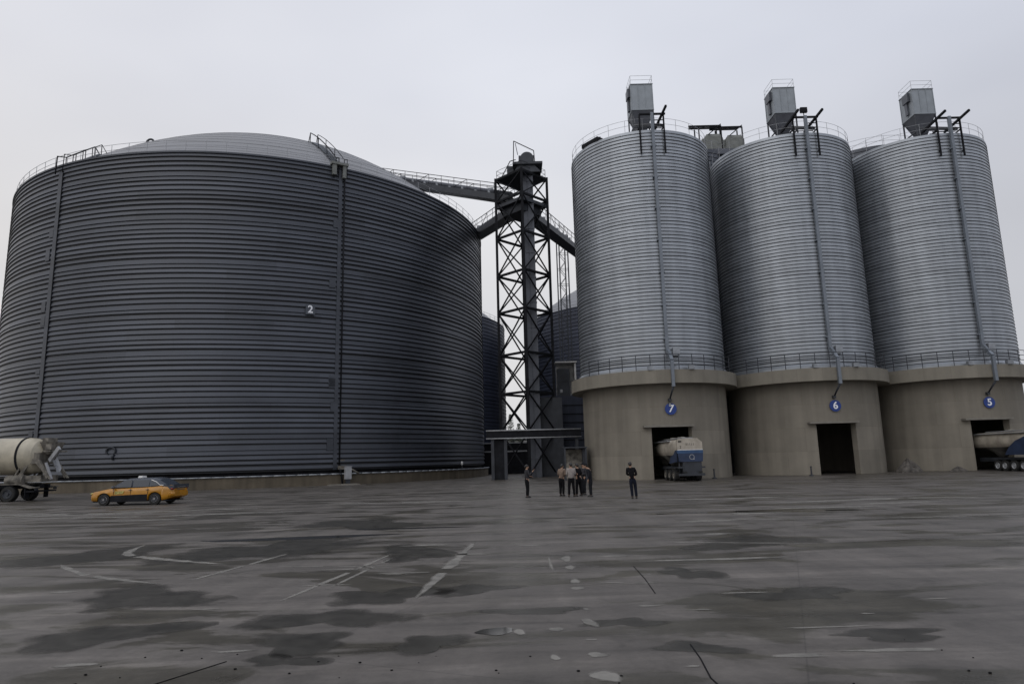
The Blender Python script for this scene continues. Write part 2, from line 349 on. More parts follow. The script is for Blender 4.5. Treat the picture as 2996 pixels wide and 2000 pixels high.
for i, (x, y, a, b_) in enumerate([(-2.1, 12.61, 0.48, 0.09), (-3.12, 13.24, 0.77, 0.08), (-1.0, 14.88, 0.38, 0.17), (-2.16, 16.64, 0.64, 0.17), (0.33, 16.13, 0.41, 0.16), (1.89, 14.05, 0.45, 0.12), (3.76, 13.3, 1.46, 0.2), (1.92, 11.02, 0.27, 0.05), (2.18, 11.84, 0.11, 0.07), (3.5, 8.06, 0.51, 0.05), (5.53, 9.38, 0.19, 0.06), (4.25, 8.65, 0.1, 0.04), (2.33, 9.09, 0.17, 0.05), (-4.38, 9.91, 0.23, 0.05), (-3.09, 7.68, 0.27, 0.06), (-4.54, 7.31, 0.26, 0.08), (-7.49, 11.56, 0.27, 0.1), (-3.15, 11.58, 0.38, 0.06), (-14.66, 27.11, 1.83, 0.4), (-20.38, 31.33, 4.14, 0.6), (5.83, 20.91, 1.09, 0.4), (8.04, 23.23, 1.24, 0.5), (11.13, 24.81, 2.14, 0.4), (14.18, 26.06, 2.02, 0.45), (1.42, 22.57, 0.62, 0.24), (5.02, 17.44, 0.56, 0.19)]): stain('mud_streak', blob(x, y, a, b_*.7, .04, .004, n_=24, j=.4, seed=i+90), 'patch')
def streak(pts, wd, seed):
    """a broken, tapering smear left by a tyre"""
    rd = random.Random(seed); b = MB(); n_ = len(pts)
    P = [Vector((*q, 0)) for q in pts]; Q = []
    for j in range(len(P)-1):
        a0, a1, a2, a3 = P[max(j-1, 0)], P[j], P[j+1], P[min(j+2, len(P)-1)]
        for k in range(8):
            u = k/8; Q.append(.5*((2*a1) + (a2-a0)*u + (2*a0-5*a1+4*a2-a3)*u*u + (3*a1-a0-3*a2+a3)*u**3))
    Q.append(P[-1]); L_ = []; R_ = []
    for i, q in enumerate(Q):
        d = (Q[min(i+1, len(Q)-1)]-Q[max(i-1, 0)]).normalized(); nn = Vector((-d.y, d.x, 0)); k = max(.12, math.sin(PI*(i+.3)/len(Q))**.6)*rd.uniform(.55, 1.15)
        k *= 1.5; L_.append(q+nn*wd*k); R_.append(q-nn*wd*k*rd.uniform(.6, 1.1))
    m_ = len(L_); b.fade = []
    for row, f_ in ((L_, 0), (Q, 1), (R_, 0)):
        for i, q in enumerate(row): b.v.append((q.x, q.y, .004)); b.fade.append(f_*min(1, i/3, (m_-1-i)/3)*.8+.1)
    gap = m_//2+rd.randrange(-2, 2)
    for i in range(m_-1):
        if i != gap: b.face((i, i+1, m_+i+1, m_+i)); b.face((m_+i, m_+i+1, 2*m_+i+1, 2*m_+i))
    return b
for i, (pts, wd) in enumerate([([(-1.50, 10.3), (-1.28, 13.4), (-1.04, 17.0)], .085), ([(-3.5, 10.3), (-3.1, 12.8), (-2.75, 15.2)], .05), ([(-3.05, 11.2), (-2.62, 14.6)], .035),
        ([(-9.8, 18.3), (-9.2, 16.4), (-7.6, 15.2), (-6.0, 14.3)], .10), ([(-9.8, 14.9), (-8.2, 13.3), (-6.2, 12.1)], .075), ([(-5.8, 12.4), (-5.45, 14.2), (-5.2, 15.7)], .06), ([(-5.1, 13.9), (-3.6, 13.6), (-2.2, 13.5)], .03),
        ([(-2.4, 12.5), (-1.9, 12.45)], .03), ([(5.2, 21.5), (11, 20.4), (16, 20.6)], .10), ([(2.0, 16.4), (6.5, 15.2)], .05), ([(6, 31.8), (9, 31.0), (13, 31.6)], .30), ([(10, 27.5), (15, 28.4), (19, 28.0)], .35),
        ([(-26, 33), (-20, 32), (-12, 33)], .35), ([(-22, 30), (-16, 29.2), (-9, 30)], .25), ([(-10, 35), (-5, 34.4), (1, 35)], .3), ([(1, 11.2), (2.3, 11.05)], .02), ([(1.6, 12.3), (2.8, 12.2)], .025)]): stain('mud_streak', streak(pts, wd, i), 'patch')
for i, pts in enumerate([[(2.1, 12.7), (2.06, 11.4), (1.98, 10.2)], [(1.79, 7.5), (1.76, 7.0), (1.69, 6.4), (1.72, 5.9)], [(-3.0, 7.3), (-3.5, 6.4), (-4.2, 5.6)]]):
    b = MB().bpath([(x, y, .003) for x, y in pts], .013, .006); struct('crack', b, 'cloth_black')
b = MB(); rd = random.Random(12)
for _ in range(46):
    x, y = rd.uniform(-4.5, 4.5), 5.6+2.2*rd.random()**1.5; q = rd.uniform(.004, .013); b.ball((x, y, q*.5), q*1.5, q, q*.7, 6, 4)
struct('pebbles', b, 'cloth_black', 'stuff')
for i, (x, y, a, b_, ro) in enumerate([(-.28, 8.25, .24, .15, 0), (7.5, 24, 2.6, .3, .1), (-6, 19, 2.6, .35, .1), (10, 23.5, 2.2, .2, 0), (-3.2, 21, 1.6, .2, .0)]): struct('puddle', blob(x, y, a, b_, ro, .004, seed=i), 'water')

# ------------------------------------------------------------------ big flat silos
BR, BZT, BZB, BHD = 29.95, 33.02, 1.46, 13.06
def big_wall(nb, nseg, mats):
    b = MB(); h = (BZT-BZB)/nb; sg = []
    for i in range(nb):
        z = BZB + i*h; sh = .195 + .045*math.sin(i*1.7) + .035*math.sin(i*.61+1)
        if i % 9 == 4: sh = .055
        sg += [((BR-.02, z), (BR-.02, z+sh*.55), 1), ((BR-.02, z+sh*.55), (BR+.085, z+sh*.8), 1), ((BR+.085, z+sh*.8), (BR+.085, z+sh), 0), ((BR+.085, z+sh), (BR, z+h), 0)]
    sg += [((BR, BZT), (BR+.12, BZT), 0), ((BR+.12, BZT), (BR+.12, BZT+.18), 0), ((BR+.12, BZT+.18), (BR-.6, BZT+.2), 0)]
    return b.lathe(sg, nseg)
def dome_z(t): return BZT + .2 + BHD*(1-t*t)
def big_dome(nseg):
    b = MB(); sg = []; K = 22
    for i in range(K):
        t0, t1 = 1-i/K, 1-(i+1)/K
        r0, r1 = (BR-.6)*t0, (BR-.6)*t1
        sg += [((r0, dome_z(t0)), (r1, dome_z(t1)-.03), 0)]
        if i < K-1: sg += [((r1, dome_z(t1)-.03), (r1, dome_z(t1)), 0)]
    return b.lathe(sg, nseg)
def ring_rail(parent, R, z, h, n_post, rr, a0=0, a1=2*PI, mids=1, m='rail', nseg=96, name='guard_rail'):
    full = abs(a1-a0-2*PI) < 1e-6; g_ = None
    for kz in [h] + [h*(q+1)/(mids+1) for q in range(mids)]:
        pts = [(R*math.cos(a0+(a1-a0)*i/nseg), R*math.sin(a0+(a1-a0)*i/nseg), z+kz) for i in range(nseg+1)]
        q_ = part('mid_rail' if g_ else name, MB().path(pts, rr, 5), m, g_ or parent); g_ = g_ or q_
    pm = MB().tube((0, 0, 0), (0, 0, h), rr*1.15, nseg=5); me = mesh_of('rail_post', pm, m)
    for i in range(n_post):
        t = a0 + (a1-a0)*(i/n_post if full else i/(n_post-1))
        o = bpy.data.objects.new('rail_post', me); C.objects.link(o); o.parent = g_; o.location = (R*math.cos(t), R*math.sin(t), z)
    return g_
def pol(R, deg, z): a = math.radians(deg); return Vector((R*math.cos(a), R*math.sin(a), z))

s2 = thing('grain_silo', 'huge squat dark grey ribbed silo with a pale dome, number 2 on its side', 'silo', (-34.17, 92.52, 0), 0, 'big domed silos')
part('wall', big_wall(63, 288, None), ['dark', 'dark_seam_shade'], s2)
part('dome_roof', big_dome(160), 'dome', s2)
pl = MB(); pl.lathe([((BR+.55, 0), (BR+.55, .98), 0), ((BR+.55, .98), (BR-.5, .99), 0)], 200); part('plinth', pl, 'plinth', s2)
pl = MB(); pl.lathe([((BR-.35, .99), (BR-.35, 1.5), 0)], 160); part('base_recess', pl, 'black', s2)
part('ring_pipe', MB().path([tuple(pol(BR+.62, a, 1.06)) for a in range(0, 361, 2)], .07, 8), 'steel', s2)
ring_rail(s2, BR-.15, BZT+.2, 1.15, 96, .022, nseg=144)
# vertical panel strip and the dark cable run beside it
def vstrip(parent, deg, wd, out_, z0, z1, m, name, off=0):
    T = Matrix.Rotation(math.radians(deg), 4, 'Z')
    return part(name, MB().box(BR-.05, BR+out_, off-wd/2, off+wd/2, z0, z1, 0, T), m, parent)
vstrip(s2, -57.0, .36, .10, BZB, BZT-.1, 'dark', 'cover_strip')
dp = MB(); T = Matrix.Rotation(math.radians(-56.7), 4, 'Z')
dp.tube(T @ Vector((BR+.16, .28, BZT)), T @ Vector((BR+.16, .28, .5)), .07, nseg=10)
dp.tube(T @ Vector((BR+.30, .28, 1.9)), T @ Vector((BR+.9, .35, .1)), .09, nseg=8); part('cable_conduit', dp, 'black', s2)
vstrip(s2, -113.3, .6, .09, BZB+.6, BZT-.6, 'dark', 'cover_strip', 0)
q = vstrip(s2, -113.3, .07, .12, BZB+.6, BZT-.6, 'black', 'cover_joint', .33)
# stepped platelets along the strips
rd = random.Random(3)
for deg in (-57.75, -114.9):
    T = Matrix.Rotation(math.radians(deg), 4, 'Z')
    for _ in range(6):
        z = rd.uniform(3, 31); hh = rd.uniform(.4, 1.3); yy = rd.uniform(-.25, .25); part('patch_plate', MB().box(BR-.05, BR+.10, yy-.35, yy+.3, z, z+hh, 0, T), 'dark', s2)
def roof_walk(parent, deg, t_top, hoop, m='black', w_=.9, post=True):
    """stair with hand rails that climbs the dome from the eave"""
    T = Matrix.Rotation(math.radians(deg), 4, 'Z'); K = 12
    rails = MB(); steps = MB()
    for sx in (-w_/2, w_/2):
        pts = [(BR+.35, sx, BZT-.9), (BR+.30, sx, BZT+1.1)] if post else [(BR+.2, sx, BZT-.3), (BR+.1, sx, BZT+.9)]
        for i in range(K+1):
            t = 1-(1-t_top)*i/K; pts.append(((BR-.6)*t, sx, dome_z(t)+hoop))
        pts.append(((BR-.6)*t_top-.9, sx, dome_z(t_top)+.1))
        rails.path([tuple(T @ Vector(q)) for q in pts], .06 if sx < 0 else .04, 6)
        for i in range(0, K+1, 4):
            t = 1-(1-t_top)*i/K; rails.tube(T @ Vector(((BR-.6)*t, sx, dome_z(t)-.05)), T @ Vector(((BR-.6)*t, sx, dome_z(t)+hoop)), .045, nseg=5)
    for i in range(26):
        t = 1-(1-t_top)*i/26; steps.beam(T @ Vector(((BR-.6)*t, -w_/2, dome_z(t)+.1)), T @ Vector(((BR-.6)*t, w_/2, dome_z(t)+.1)), .22, .05)
    a = part('roof_stair', steps, 'steel', parent); part('hand_rail', rails, m, a); return a
roof_walk(s2, -56.7, .66, 1.25)
roof_walk(s2, -113.2, .90, 1.15, w_=1.1)
hd = MB(); T = Matrix.Rotation(math.radians(-57.4), 4, 'Z')
for q in ((BR+.12, BR+.5, -.75, -.35, BZT-.9, BZT+.5), (BR+.12, BR+.5, .35, .7, BZT-1.1, BZT+.4), (BR-.2, BR+.6, -.9, .9, BZT+.25, BZT+.5)): hd.box(*q, 0, T)
part('ladder_head', hd, 'conchead', s2)
for deg, t, hh, ww in ((-123, .62, 1.0, .9), (-132, .80, .7, 1.0)):
    P = pol((BR-.6)*t, deg, dome_z(t)); v_ = MB()
    if hh > .8:
        v_.path([tuple(P+Vector((ww*.5*math.cos(a), 0, .45+ww*.5*math.sin(a)))) for a in [PI*i/8 for i in range(9)]], .13, 6)
        for sx in (-1, 1): v_.tube(P+Vector((sx*ww*.5, 0, -.1)), P+Vector((sx*ww*.5, 0, .45)), .1, nseg=6)
    else:
        v_.box(P.x-ww/2, P.x+ww/2, P.y-.3, P.y+.3, P.z+hh-.2, P.z+hh)
        for sx in (-1, 1): v_.tube(P+Vector((sx*ww*.4, 0, -.1)), P+Vector((sx*ww*.4, 0, hh-.2)), .06, nseg=6)
    part('roof_vent', v_, 'char', s2)
tt = thing('number_plate', 'small dark plate with a white figure 2 high on the big dark silo', 'number sign', (-34.17+30.2*math.cos(math.radians(-62.4)), 92.52+30.2*math.sin(math.radians(-62.4)), 17.35), math.radians(-62.4+90))
part('backing', MB().box(-.46, .46, -.03, .08, -.5, .5), 'taxiblue', tt)
text_mesh('2', 1.05, .012, 'figure', 'signw', tt, (0, -.045, .0), bold=.022)

s2b = thing('grain_silo', 'dark domed silo glimpsed between the big silo 2 and the lattice tower', 'silo', (-31.8, 160, 0), 0, 'big domed silos')
part('wall', big_wall(40, 128, None), ['navy', 'navy'], s2b); part('dome_roof', big_dome(96), 'dome', s2b)
part('plinth', MB().lathe([((BR+.4, 0), (BR+.4, 1.4), 0), ((BR+.4, 1.4), (BR-.5, 1.45), 0)], 96), 'plinth', s2b)
ring_rail(s2b, BR-.15, BZT+.2, 1.15, 72, .03, nseg=96)
s2c = copy_tree(s2b); retag(s2c, 'dark navy domed silo behind the lattice tower, partly hidden by silo 7', (33, 160, 0))

# ------------------------------------------------------------------ small silos 7, 6, 5
SR, RR, RB, ZT, ZD, ZR = 6.85, 7.78, 6.74, 31.76, 9.25, 8.11
def door_wall():
    b = MB(); half = math.radians(15.0); c0 = math.radians(-89.3); top = 4.5; ri = RB-.6
    ang = [c0+half + (2*PI-2*half)*i/88 for i in range(89)]
    def strip(angs, r_, z0, z1, flip=False, smooth=True):
        a = len(b.v)
        for z in (z0, z1):
            for t in angs: b.v.append((r_*math.cos(t), r_*math.sin(t), z))
        k = len(angs)
        for i in range(k-1): b.face((a+i, a+i+1, a+k+i+1, a+k+i), 0, smooth)
    da = [c0-half + 2*half*i/8 for i in range(9)]
    for r_ in (RB, ri):
        strip(ang, r_, 0, ZR); strip(da, r_, top, ZR)
    for t in (c0-half, c0+half):
        a = len(b.v); b.v += [(RB*math.cos(t), RB*math.sin(t), 0), (ri*math.cos(t), ri*math.sin(t), 0), (ri*math.cos(t), ri*math.sin(t), top), (RB*math.cos(t), RB*math.sin(t), top)]; b.face((a, a+1, a+2, a+3))
    a = len(b.v)
    for r_ in (RB, ri):
        for t in da: b.v.append((r_*math.cos(t), r_*math.sin(t), top))
    for i in range(8): b.face((a+i, a+i+1, a+9+i+1, a+9+i), 0)
    return b
def drum():
    b = MB(); sg = []; nb = 67; h = (ZT-ZD-.5)/nb; z = ZD+.5
    sg += [((SR+.28, ZD), (SR+.28, ZD+.22), 0), ((SR+.28, ZD+.22), (SR+.02, ZD+.5), 0)]
    for i in range(nb):
        zz = z+i*h; s_ = .056+.012*math.sin(i*1.3)
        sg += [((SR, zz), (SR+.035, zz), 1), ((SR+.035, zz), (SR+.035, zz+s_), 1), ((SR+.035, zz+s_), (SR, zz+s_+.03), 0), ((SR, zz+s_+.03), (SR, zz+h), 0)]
    sg += [((SR, ZT), (SR-.25, ZT+.10), 0)]
    return b.lathe(sg, 144)
s7 = thing('cement_silo', 'ribbed galvanised silo numbered 7, nearest the lattice tower, tanker in its bay', 'silo', (13.46, 64.76, 0), 0, 'galvanised silos in a row')
part('base', door_wall(), 'conc', s7)
part('concrete_ring', MB().lathe([((RB-.7, ZR), (RR, ZR), 0), ((RR, ZR), (RR, ZD), 0), ((RR, ZD), (RB-1, ZD+.01), 0), ((RB-1, ZD+.01), (0.01, ZD+.01), 0), ((0.01, ZR+.2), (RB-.7, ZR+.2), 0)], 96), 'conc_ring', s7)
part('drum', drum(), ['galv', 'galv_seam_shade'], s7)
part('roof', MB().lathe([((SR-.25, ZT+.10), (.8, ZT+1.35), 0), ((.8, ZT+1.35), (.01, ZT+1.4), 0)], 96), 'dome', s7)
ring_rail(s7, SR-.12, ZT+.1, 1.12, 26, .016, nseg=72)
ring_rail(s7, RR-.12, ZD, 1.35, 13, .03, math.radians(-148), math.radians(-38), mids=2, nseg=40, m='char', name='gallery_rail')
part('lintel', MB().box(-2.35, 1.95, -6.98, -6.3, 4.42, 4.58), 'concp', s7)
dw = MB(); yb = -SR-.27
dw.box(-.11, .15, yb-.13, yb+.13, ZD+1.75, ZT+1.55)
for z in range(12, 32, 3): dw.box(-.22, .26, yb-.1, -SR+.02, z, z+.12)
dw.bpath([(.02, yb, ZD+1.85), (.14, yb-.3, ZD+1.35), (.14, -RR-.22, ZD+.75)], .27, .26)
dw.box(.01, .27, -RR-.35, -RR-.09, ZR-.35, ZD+.75)
part('downpipe', dw, 'duct', s7)
part('spout', MB().tube((.14, -RR-.22, ZR-.3), (.0, -RB-.18, 6.75), .09, .07, 8).box(-.12, .12, -RB-.3, -RB+.02, 6.6, 6.85), 'char', s7)
for dx in (-1.6, 1.9): part('valve_box', MB().box(dx-.25, dx+.25, -RR+.1, -RR+.45, ZD, ZD+.35), 'steel', s7)
part('control_box', MB().box(.5, 1.1, -SR-.35, -SR+.05, ZD+1.3, ZD+2.0), 'steel', s7)
s6 = copy_tree(s7); retag(s6, 'ribbed galvanised silo numbered 6 with an empty open bay, middle of three', (28.25, 66.09, .006))
s5 = copy_tree(s7); retag(s5, 'ribbed galvanised silo numbered 5 at the right end, tanker parked half inside', (42.41, 66.95, .012))

SY = {7: (13.46, 64.76), 6: (28.25, 66.09), 5: (42.41, 66.95)}
# number signs
for k in (7, 6, 5):
    x, y = SY[k]
    t = thing('number_sign', f'round blue sign with white number {k} above a silo bay door', 'number sign', (x+.05, y-RB-.03, 5.95), 0, 'round number signs')
    part('disc', MB().prof([(.01, 0), (.5, 0), (.5, .06), (.01, .07)], 40, axis='y', o=(0, -.1, 0)), 'signb', t)
    text_mesh(str(k), .86, .01, 'figure', 'signw', t, (0, -.125, 0), shear=.12 if k == 7 else 0, bold=.018)
x, y = SY[7]
t = thing('bulkhead_lamp', 'small caged lamp on the concrete wall just above the number 7 sign', 'lamp', (x+.0, y-RB-.02, 6.35))
part('housing', MB().box(-.13, .13, -.16, 0, .0, .12), 'char', t); part('lens', MB().ball((0, -.08, -.02), .12, .1, .2, 10, 6), 'steel', t)

# dust collectors on the silo roofs
def collector(loc, label):
    t = thing('dust_collector', label, 'dust collector', loc, 0, 'dust collectors on the silo roofs')
    b = MB(); w2, d2 = 1.08, 1.1
    b.box(-w2, w2, -d2, d2, 4.6, 7.3)
    for i in range(4): xx = -w2 + (i)*2*w2/3; b.box(xx-.03, xx+.03, -d2-.04, -d2, 4.6, 7.3)
    for i in range(3): yy = -d2 + (i)*d2; b.box(-w2-.04, -w2, yy-.03, yy+.03, 4.6, 7.3)
    b.box(-w2-.07, w2+.07, -d2-.07, d2+.07, 7.3, 7.36); b.box(-w2-.05, w2+.05, -d2-.05, d2+.05, 4.52, 4.6)
    part('housing', b, 'sheet', t)
    h = MB(); A = [(-w2, -d2, 4.52), (w2, -d2, 4.52), (w2, d2, 4.52), (-w2, d2, 4.52)]; B = [(-.4, -.4, 2.5), (.4, -.4, 2.5), (.4, .4, 2.5), (-.4, .4, 2.5)]
    h.loft([A, B], 0, False); h.box(-.3, .35, -.35, .35, 1.4, 2.6); part('hopper', h, 'char2', t)
    for sx in (-1, 1):
        for sy in (-1, 1): part('leg', MB().beam((sx*w2*.96, sy*d2*.96, .3), (sx*w2*.96, sy*d2*.96, 4.55), .12), 'char', t)
    br = MB()
    for sy in (-1, 1):
        br.beam((-w2, sy*d2*.96, 1.2), (w2, sy*d2*.96, 2.6), .07); br.beam((-w2, sy*d2*.96, 2.7), (w2, sy*d2*.96, 2.7), .1)
    for sx in (-1, 1): br.beam((sx*w2*.96, -d2, 2.7), (sx*w2*.96, d2, 2.7), .1)
    part('brace', br, 'char', t)
    rl = MB()
    for sx, sy in ((-1, -1), (1, -1), (1, 1), (-1, 1)): rl.tube((sx*w2, sy*d2, 7.3), (sx*w2, sy*d2, 8.25), .018, nseg=5)
    for zz in (7.8, 8.25): rl.path([(-w2, -d2, zz), (w2, -d2, zz), (w2, d2, zz), (-w2, d2, zz), (-w2, -d2, zz)], .016, 5)
    part('guard_rail', rl, 'rail', t)
    f_ = MB().box(-w2-.28, -w2, -.7, .3, 6.2, 7.1).box(-w2-.2, -w2-.05, -.3, .1, 4.9, 6.2); part('fan_duct', f_, 'char2', t)
    return t
c7 = collector((13.62, 63.0, 31.42), 'tall grey dust filter box on legs on top of silo 7')
for k_, loc, lab in ((6, (28.48, 64.5, 31.52), 'tall grey dust filter box with hopper on top of silo 6'), (5, (43.3, 65.5, 31.55), 'tall grey dust filter box with hopper on top of silo 5')):
    retag(copy_tree(c7), lab, loc)

# jib frames at the silo rims
def jib(k, label, both=True, lamp=False):
    x, y = SY[k]
    t = thing('hoist_frame', label, 'hoist frame', (x, y, ZT), 0, 'hoist frames at the silo rims')
    ys = -SR-.12
    for sx in (-1.12, 1.12): part('post', MB().beam((sx, ys, -2.4), (sx, ys, 1.5), .13), 'black', t)
    b = MB().beam((-1.12, ys, 1.5), (1.3, ys, 1.5), .16)
    for zz in (.9, .45): b.beam((.2, ys+.02, zz), (1.12, ys+.02, zz), .07)
    for sx in (-1.12, 1.12): b.beam((sx, ys, .35), (sx-.1, ys+1.7, .15), .10); b.beam((sx, ys+.05, -1.8), (sx, -SR+.2, -1.8), .1)
    part('cross_beam', b, 'black', t)
    for sx in ((-1.12, 1.12) if both else (1.12,)):
        part('jib_arm', MB().beam((sx-.45, ys+1.7, .85), (sx-.1, ys-1.6, 1.42), .17, .2), 'black', t)
    st = MB()
    for q in range(4): st.beam((-.9+q*.5, ys+.6, .15), (-.6+q*.5, ys+2.6, 1.0), .06); st.beam((-1.1, ys+.8+q*.45, .5), (1.1, ys+.8+q*.45, .5), .07)
    st.beam((-1.0, ys+2.7, 1.9), (1.0, ys+.3, .5), .32, .25)
    part('catwalk', st, 'char', t)
    if lamp: part('floodlight', MB().box(-.32, .32, ys-.15, ys+.1, 1.95, 2.45).beam((0, ys, 1.5), (0, ys, 2.0), .06), 'black', t)
    return t
jib(7, 'dark hoist frame with one raised arm on the rim of silo 7', both=False)
jib(6, 'dark hoist frame with two raised arms and a floodlight on the rim of silo 6', lamp=True)
jib(5, 'dark hoist frame with two raised arms on the rim of silo 5')
b = MB(); T = Matrix.Translation((13.46, 64.76, ZT)) @ Matrix.Rotation(math.radians(-143), 4, 'Z')
b.box(SR-.75, SR+.02, -1.1, 1.1, .02, .42, 0, T)
for yy in (-.9, .9): b.box(SR-.6, SR-.5, yy-.05, yy+.05, .42, .6, 0, T)
solo('roof_hatch', 'low dark roof hatch on the left rim of silo 7', 'hatch', b, 'black')

# a second row of silos seen through the gaps, each with its rail
def back_silo(x, y, zt, label):
    t = thing('cement_silo', label, 'silo', (x, y, 0), 0, 'galvanised silos in the rear row')
    b = MB(); sg = [((SR, 0), (SR, 9), 0)]; z = 9
    while z < zt-.01:
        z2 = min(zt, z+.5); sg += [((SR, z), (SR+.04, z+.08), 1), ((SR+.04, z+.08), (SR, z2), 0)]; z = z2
    part('drum', b.lathe(sg, 72), ['dark', 'dark_seam_shade'], t)
    part('roof', MB().lathe([((SR, zt), (1, zt+1.9), 0), ((1, zt+1.9), (.01, zt+1.95), 0)], 72), 'char2', t)
    ring_rail(t, SR-.15, zt, 1.2, 22, .02, nseg=60); return t
back_silo(21.2, 79.6, 37.0, 'silo of the rear row seen through the gap between silos 7 and 6')
back_silo(46.2, 82.0, 38.0, 'silo of the rear row with a sloping roof between silos 6 and 5')
def head_unit(loc, label):
    t = thing('roof_machine', label, 'roof machine', loc, 0, 'roof machines between silos 7 and 6')
    b = MB(); b.loft([[(-1.1, -.9, 0), (1.1, -.9, 0), (1.1, .9, 0), (-1.1, .9, 0)], [(-1.1, -.9, 1.7), (1.1, -.9, 1.7), (1.1, .9, 1.7), (-1.1, .9, 1.7)], [(-1.0, -.9, 2.0), (.95, -.9, 2.0), (.95, .9, 2.0), (-1.0, .9, 2.0)], [(-.75, -.7, 2.35), (.8, -.7, 2.35), (.8, .7, 2.35), (-.75, .7, 2.35)]], 0, False)
    b.loft([[(-1.9, -.8, 0), (-1.1, -.8, 0), (-1.1, .8, 0), (-1.9, .8, 0)], [(-1.3, -.7, 1.8), (-1.05, -.7, 1.8), (-1.05, .7, 1.8), (-1.3, .7, 1.8)]], 0, False)
    part('casing', b, 'conchead', t)
    f_ = MB()
    for sx in (-1.7, .95):
        for sy in (-.85, .85): f_.beam((sx, sy, .2), (sx, sy, 3.3 if sy < 0 else 3.7), .13)
    f_.beam((-2.9, -.85, 3.3), (.95, -.85, 3.3), .18); f_.beam((-2.4, .85, 3.9), (1.0, .85, 3.9), .18)
    f_.beam((-1.0, -.85, 3.3), (-.7, .85, 3.9), .14); f_.beam((.5, -.85, 3.3), (.95, .85, 3.9), .14); f_.beam((-.6, -.9, 2.2), (.95, -.9, 3.5), .1)
    part('rail_frame', f_, 'black', t); return t
head_unit((24.55, 75.2, 37.2), 'pale machine casing under a black rail frame, nearer silo 7')
head_unit((27.2, 75.6, 37.2), 'darker machine casing under a black rail frame, nearer silo 6')
solo('gallery', 'dark roof gallery slab bridging the gap between silos 7 and 6', 'gallery', MB().box(21.5, 29, 73.6, 77.2, 36.6, 37.25), 'char2')

# ------------------------------------------------------------------ bucket elevator tower
TX, TY, HD = 1.62, 78.0, 3.15
tw = thing('elevator_tower', 'tall dark lattice tower with a bucket elevator between the big and small silos', 'tower', (TX, TY, 0))
CN = [(0, -HD), (HD, 0), (0, HD), (-HD, 0)]
LV = [.25, 5.15, 9.5, 14.0, 19.1, 23.65, 28.35, 33.0, 35.9]
for x, y in CN: part('leg', MB().box(x-.15, x+.15, y-.15, y+.15, 0, 36.1), 'black', tw)
for i in range(len(LV)-1):
    b = MB(); z0, z1 = LV[i], LV[i+1]
    for j in range(4):
        A, B = CN[j], CN[(j+1) % 4]
        b.beam((*A, z1), (*B, z1), .2, .26)
        b.beam((*A, z0), (*B, z1), .13); b.beam((*B, z0), (*A, z1), .13)
    part('brace_bay', b, 'black', tw)
def diamond(h, z0, z1, m, name, ext=0): return part(name, MB().prism([(0, -h-ext), (h+ext, 0), (0, h+ext), (-h-ext, 0)], z0, z1, 0, 'z'), m, tw)
diamond(HD+.1, 35.75, 36.05, 'char', 'top_platform'); diamond(HD, 32.2, 32.6, 'char', 'transfer_platform')
diamond(2.3, 31.2, 32.2, 'char', 'transfer_chute')
ec = MB().box(.05, .62, -1.7, -.9, 0, 37).box(.72, 1.38, -1.7, -.9, 0, 37).box(.62, .72, -1.6, -.95, 0, 37)
for z in range(2, 37, 3): ec.box(0, 1.43, -1.75, -.85, z, z+.09)
part('elevator_casing', ec, 'char2', tw)
hh = MB().box(-1.0, 2.6, -2.2, .6, 37.0, 37.3).prism([(-.9, 36.1), (2.4, 36.1), (1.6, 37.0), (-.3, 37.0)], -1.9, .4).box(-.25, 1.6, -1.7, -.5, 37.3, 38.3).lathe([((.8, -1.76), (.8, -.4), 0), ((.8, -.4), (.01, -.4), 0), ((.01, -1.76), (.8, -1.76), 0)], 24, axis='y', o=(.75, 0, 37.95))
hh.box(-1.7, -.9, -1.2, .2, 36.05, 37.2); part('elevator_head', hh, 'char', tw)
hr = MB()
for x, y in CN: hr.tube((x*.95, y*.95, 36), (x*.95, y*.95, 37.1), .03, nseg=5)
for z in (36.55, 37.1): hr.path([(x*.95, y*.95, z) for x, y in CN+[CN[0]]], .025, 5)
hr.path([(-.9, -1.7, 37.3), (-.8, -1.7, 40.2), (1.6, -1.7, 38.9), (1.7, -1.7, 37.3)], .055, 6); hr.path([(-.6, -1.7, 39.9), (-.35, -1.7, 38.4)], .04, 5)
hr.path([(-2.4, -.5, 36), (-1.3, -.8, 38), (-.6, -1, 38.1)], .06, 5)
part('head_rail', hr, 'black', tw)
pit = MB().box(.0, 4.0, -.2, 3.4, 0, 9.0); part('boot_housing', pit, 'char', tw)

def conveyor(A, B, label, seed):
    """open belt gallery: deck box, belt tube, rails with posts along both sides"""
    A = Vector(A); B = Vector(B); t = thing('conveyor_bridge', label, 'conveyor', A, 0, 'conveyor bridges from the tower')
    d = B-A; L_ = d.length; dn = d.normalized(); sd_ = dn.cross(Vector((0, 0, 1))).normalized(); up = Vector((0, 0, 1)); O = Vector((0, 0, 0))
    part('deck', MB().beam(O, d, 1.7, .75), 'char', t)
    part('belt_tube', MB().tube(O+up*.75, d+up*.75, .33, nseg=10), 'char2', t)
    n_ = int(L_/2.1); rd = random.Random(seed)
    for s_ in (-.8, .8):
        b = MB()
        b.beam(sd_*s_+up*1.75, d+sd_*s_+up*1.75, .07); b.beam(sd_*s_+up*1.15, d+sd_*s_+up*1.15, .045)
        for i in range(n_+1):
            P = d*(i/n_)+sd_*s_; b.beam(P+up*.3, P+up*1.75, .055)
            if i < n_ and i % 3 == 0: b.beam(P+up*1.75, d*((i+1)/n_)+sd_*s_+up*.5, .05)
        part('side_rail', b, 'black', t)
    for i in range(n_): P = d*((i+.5)/n_); part('idler_frame', MB().box(P.x-.35, P.x+.35, P.y-.3, P.y+.3, P.z+.35, P.z+.35+rd.choice((.3, .55, .8))), 'steel', t)
    return t
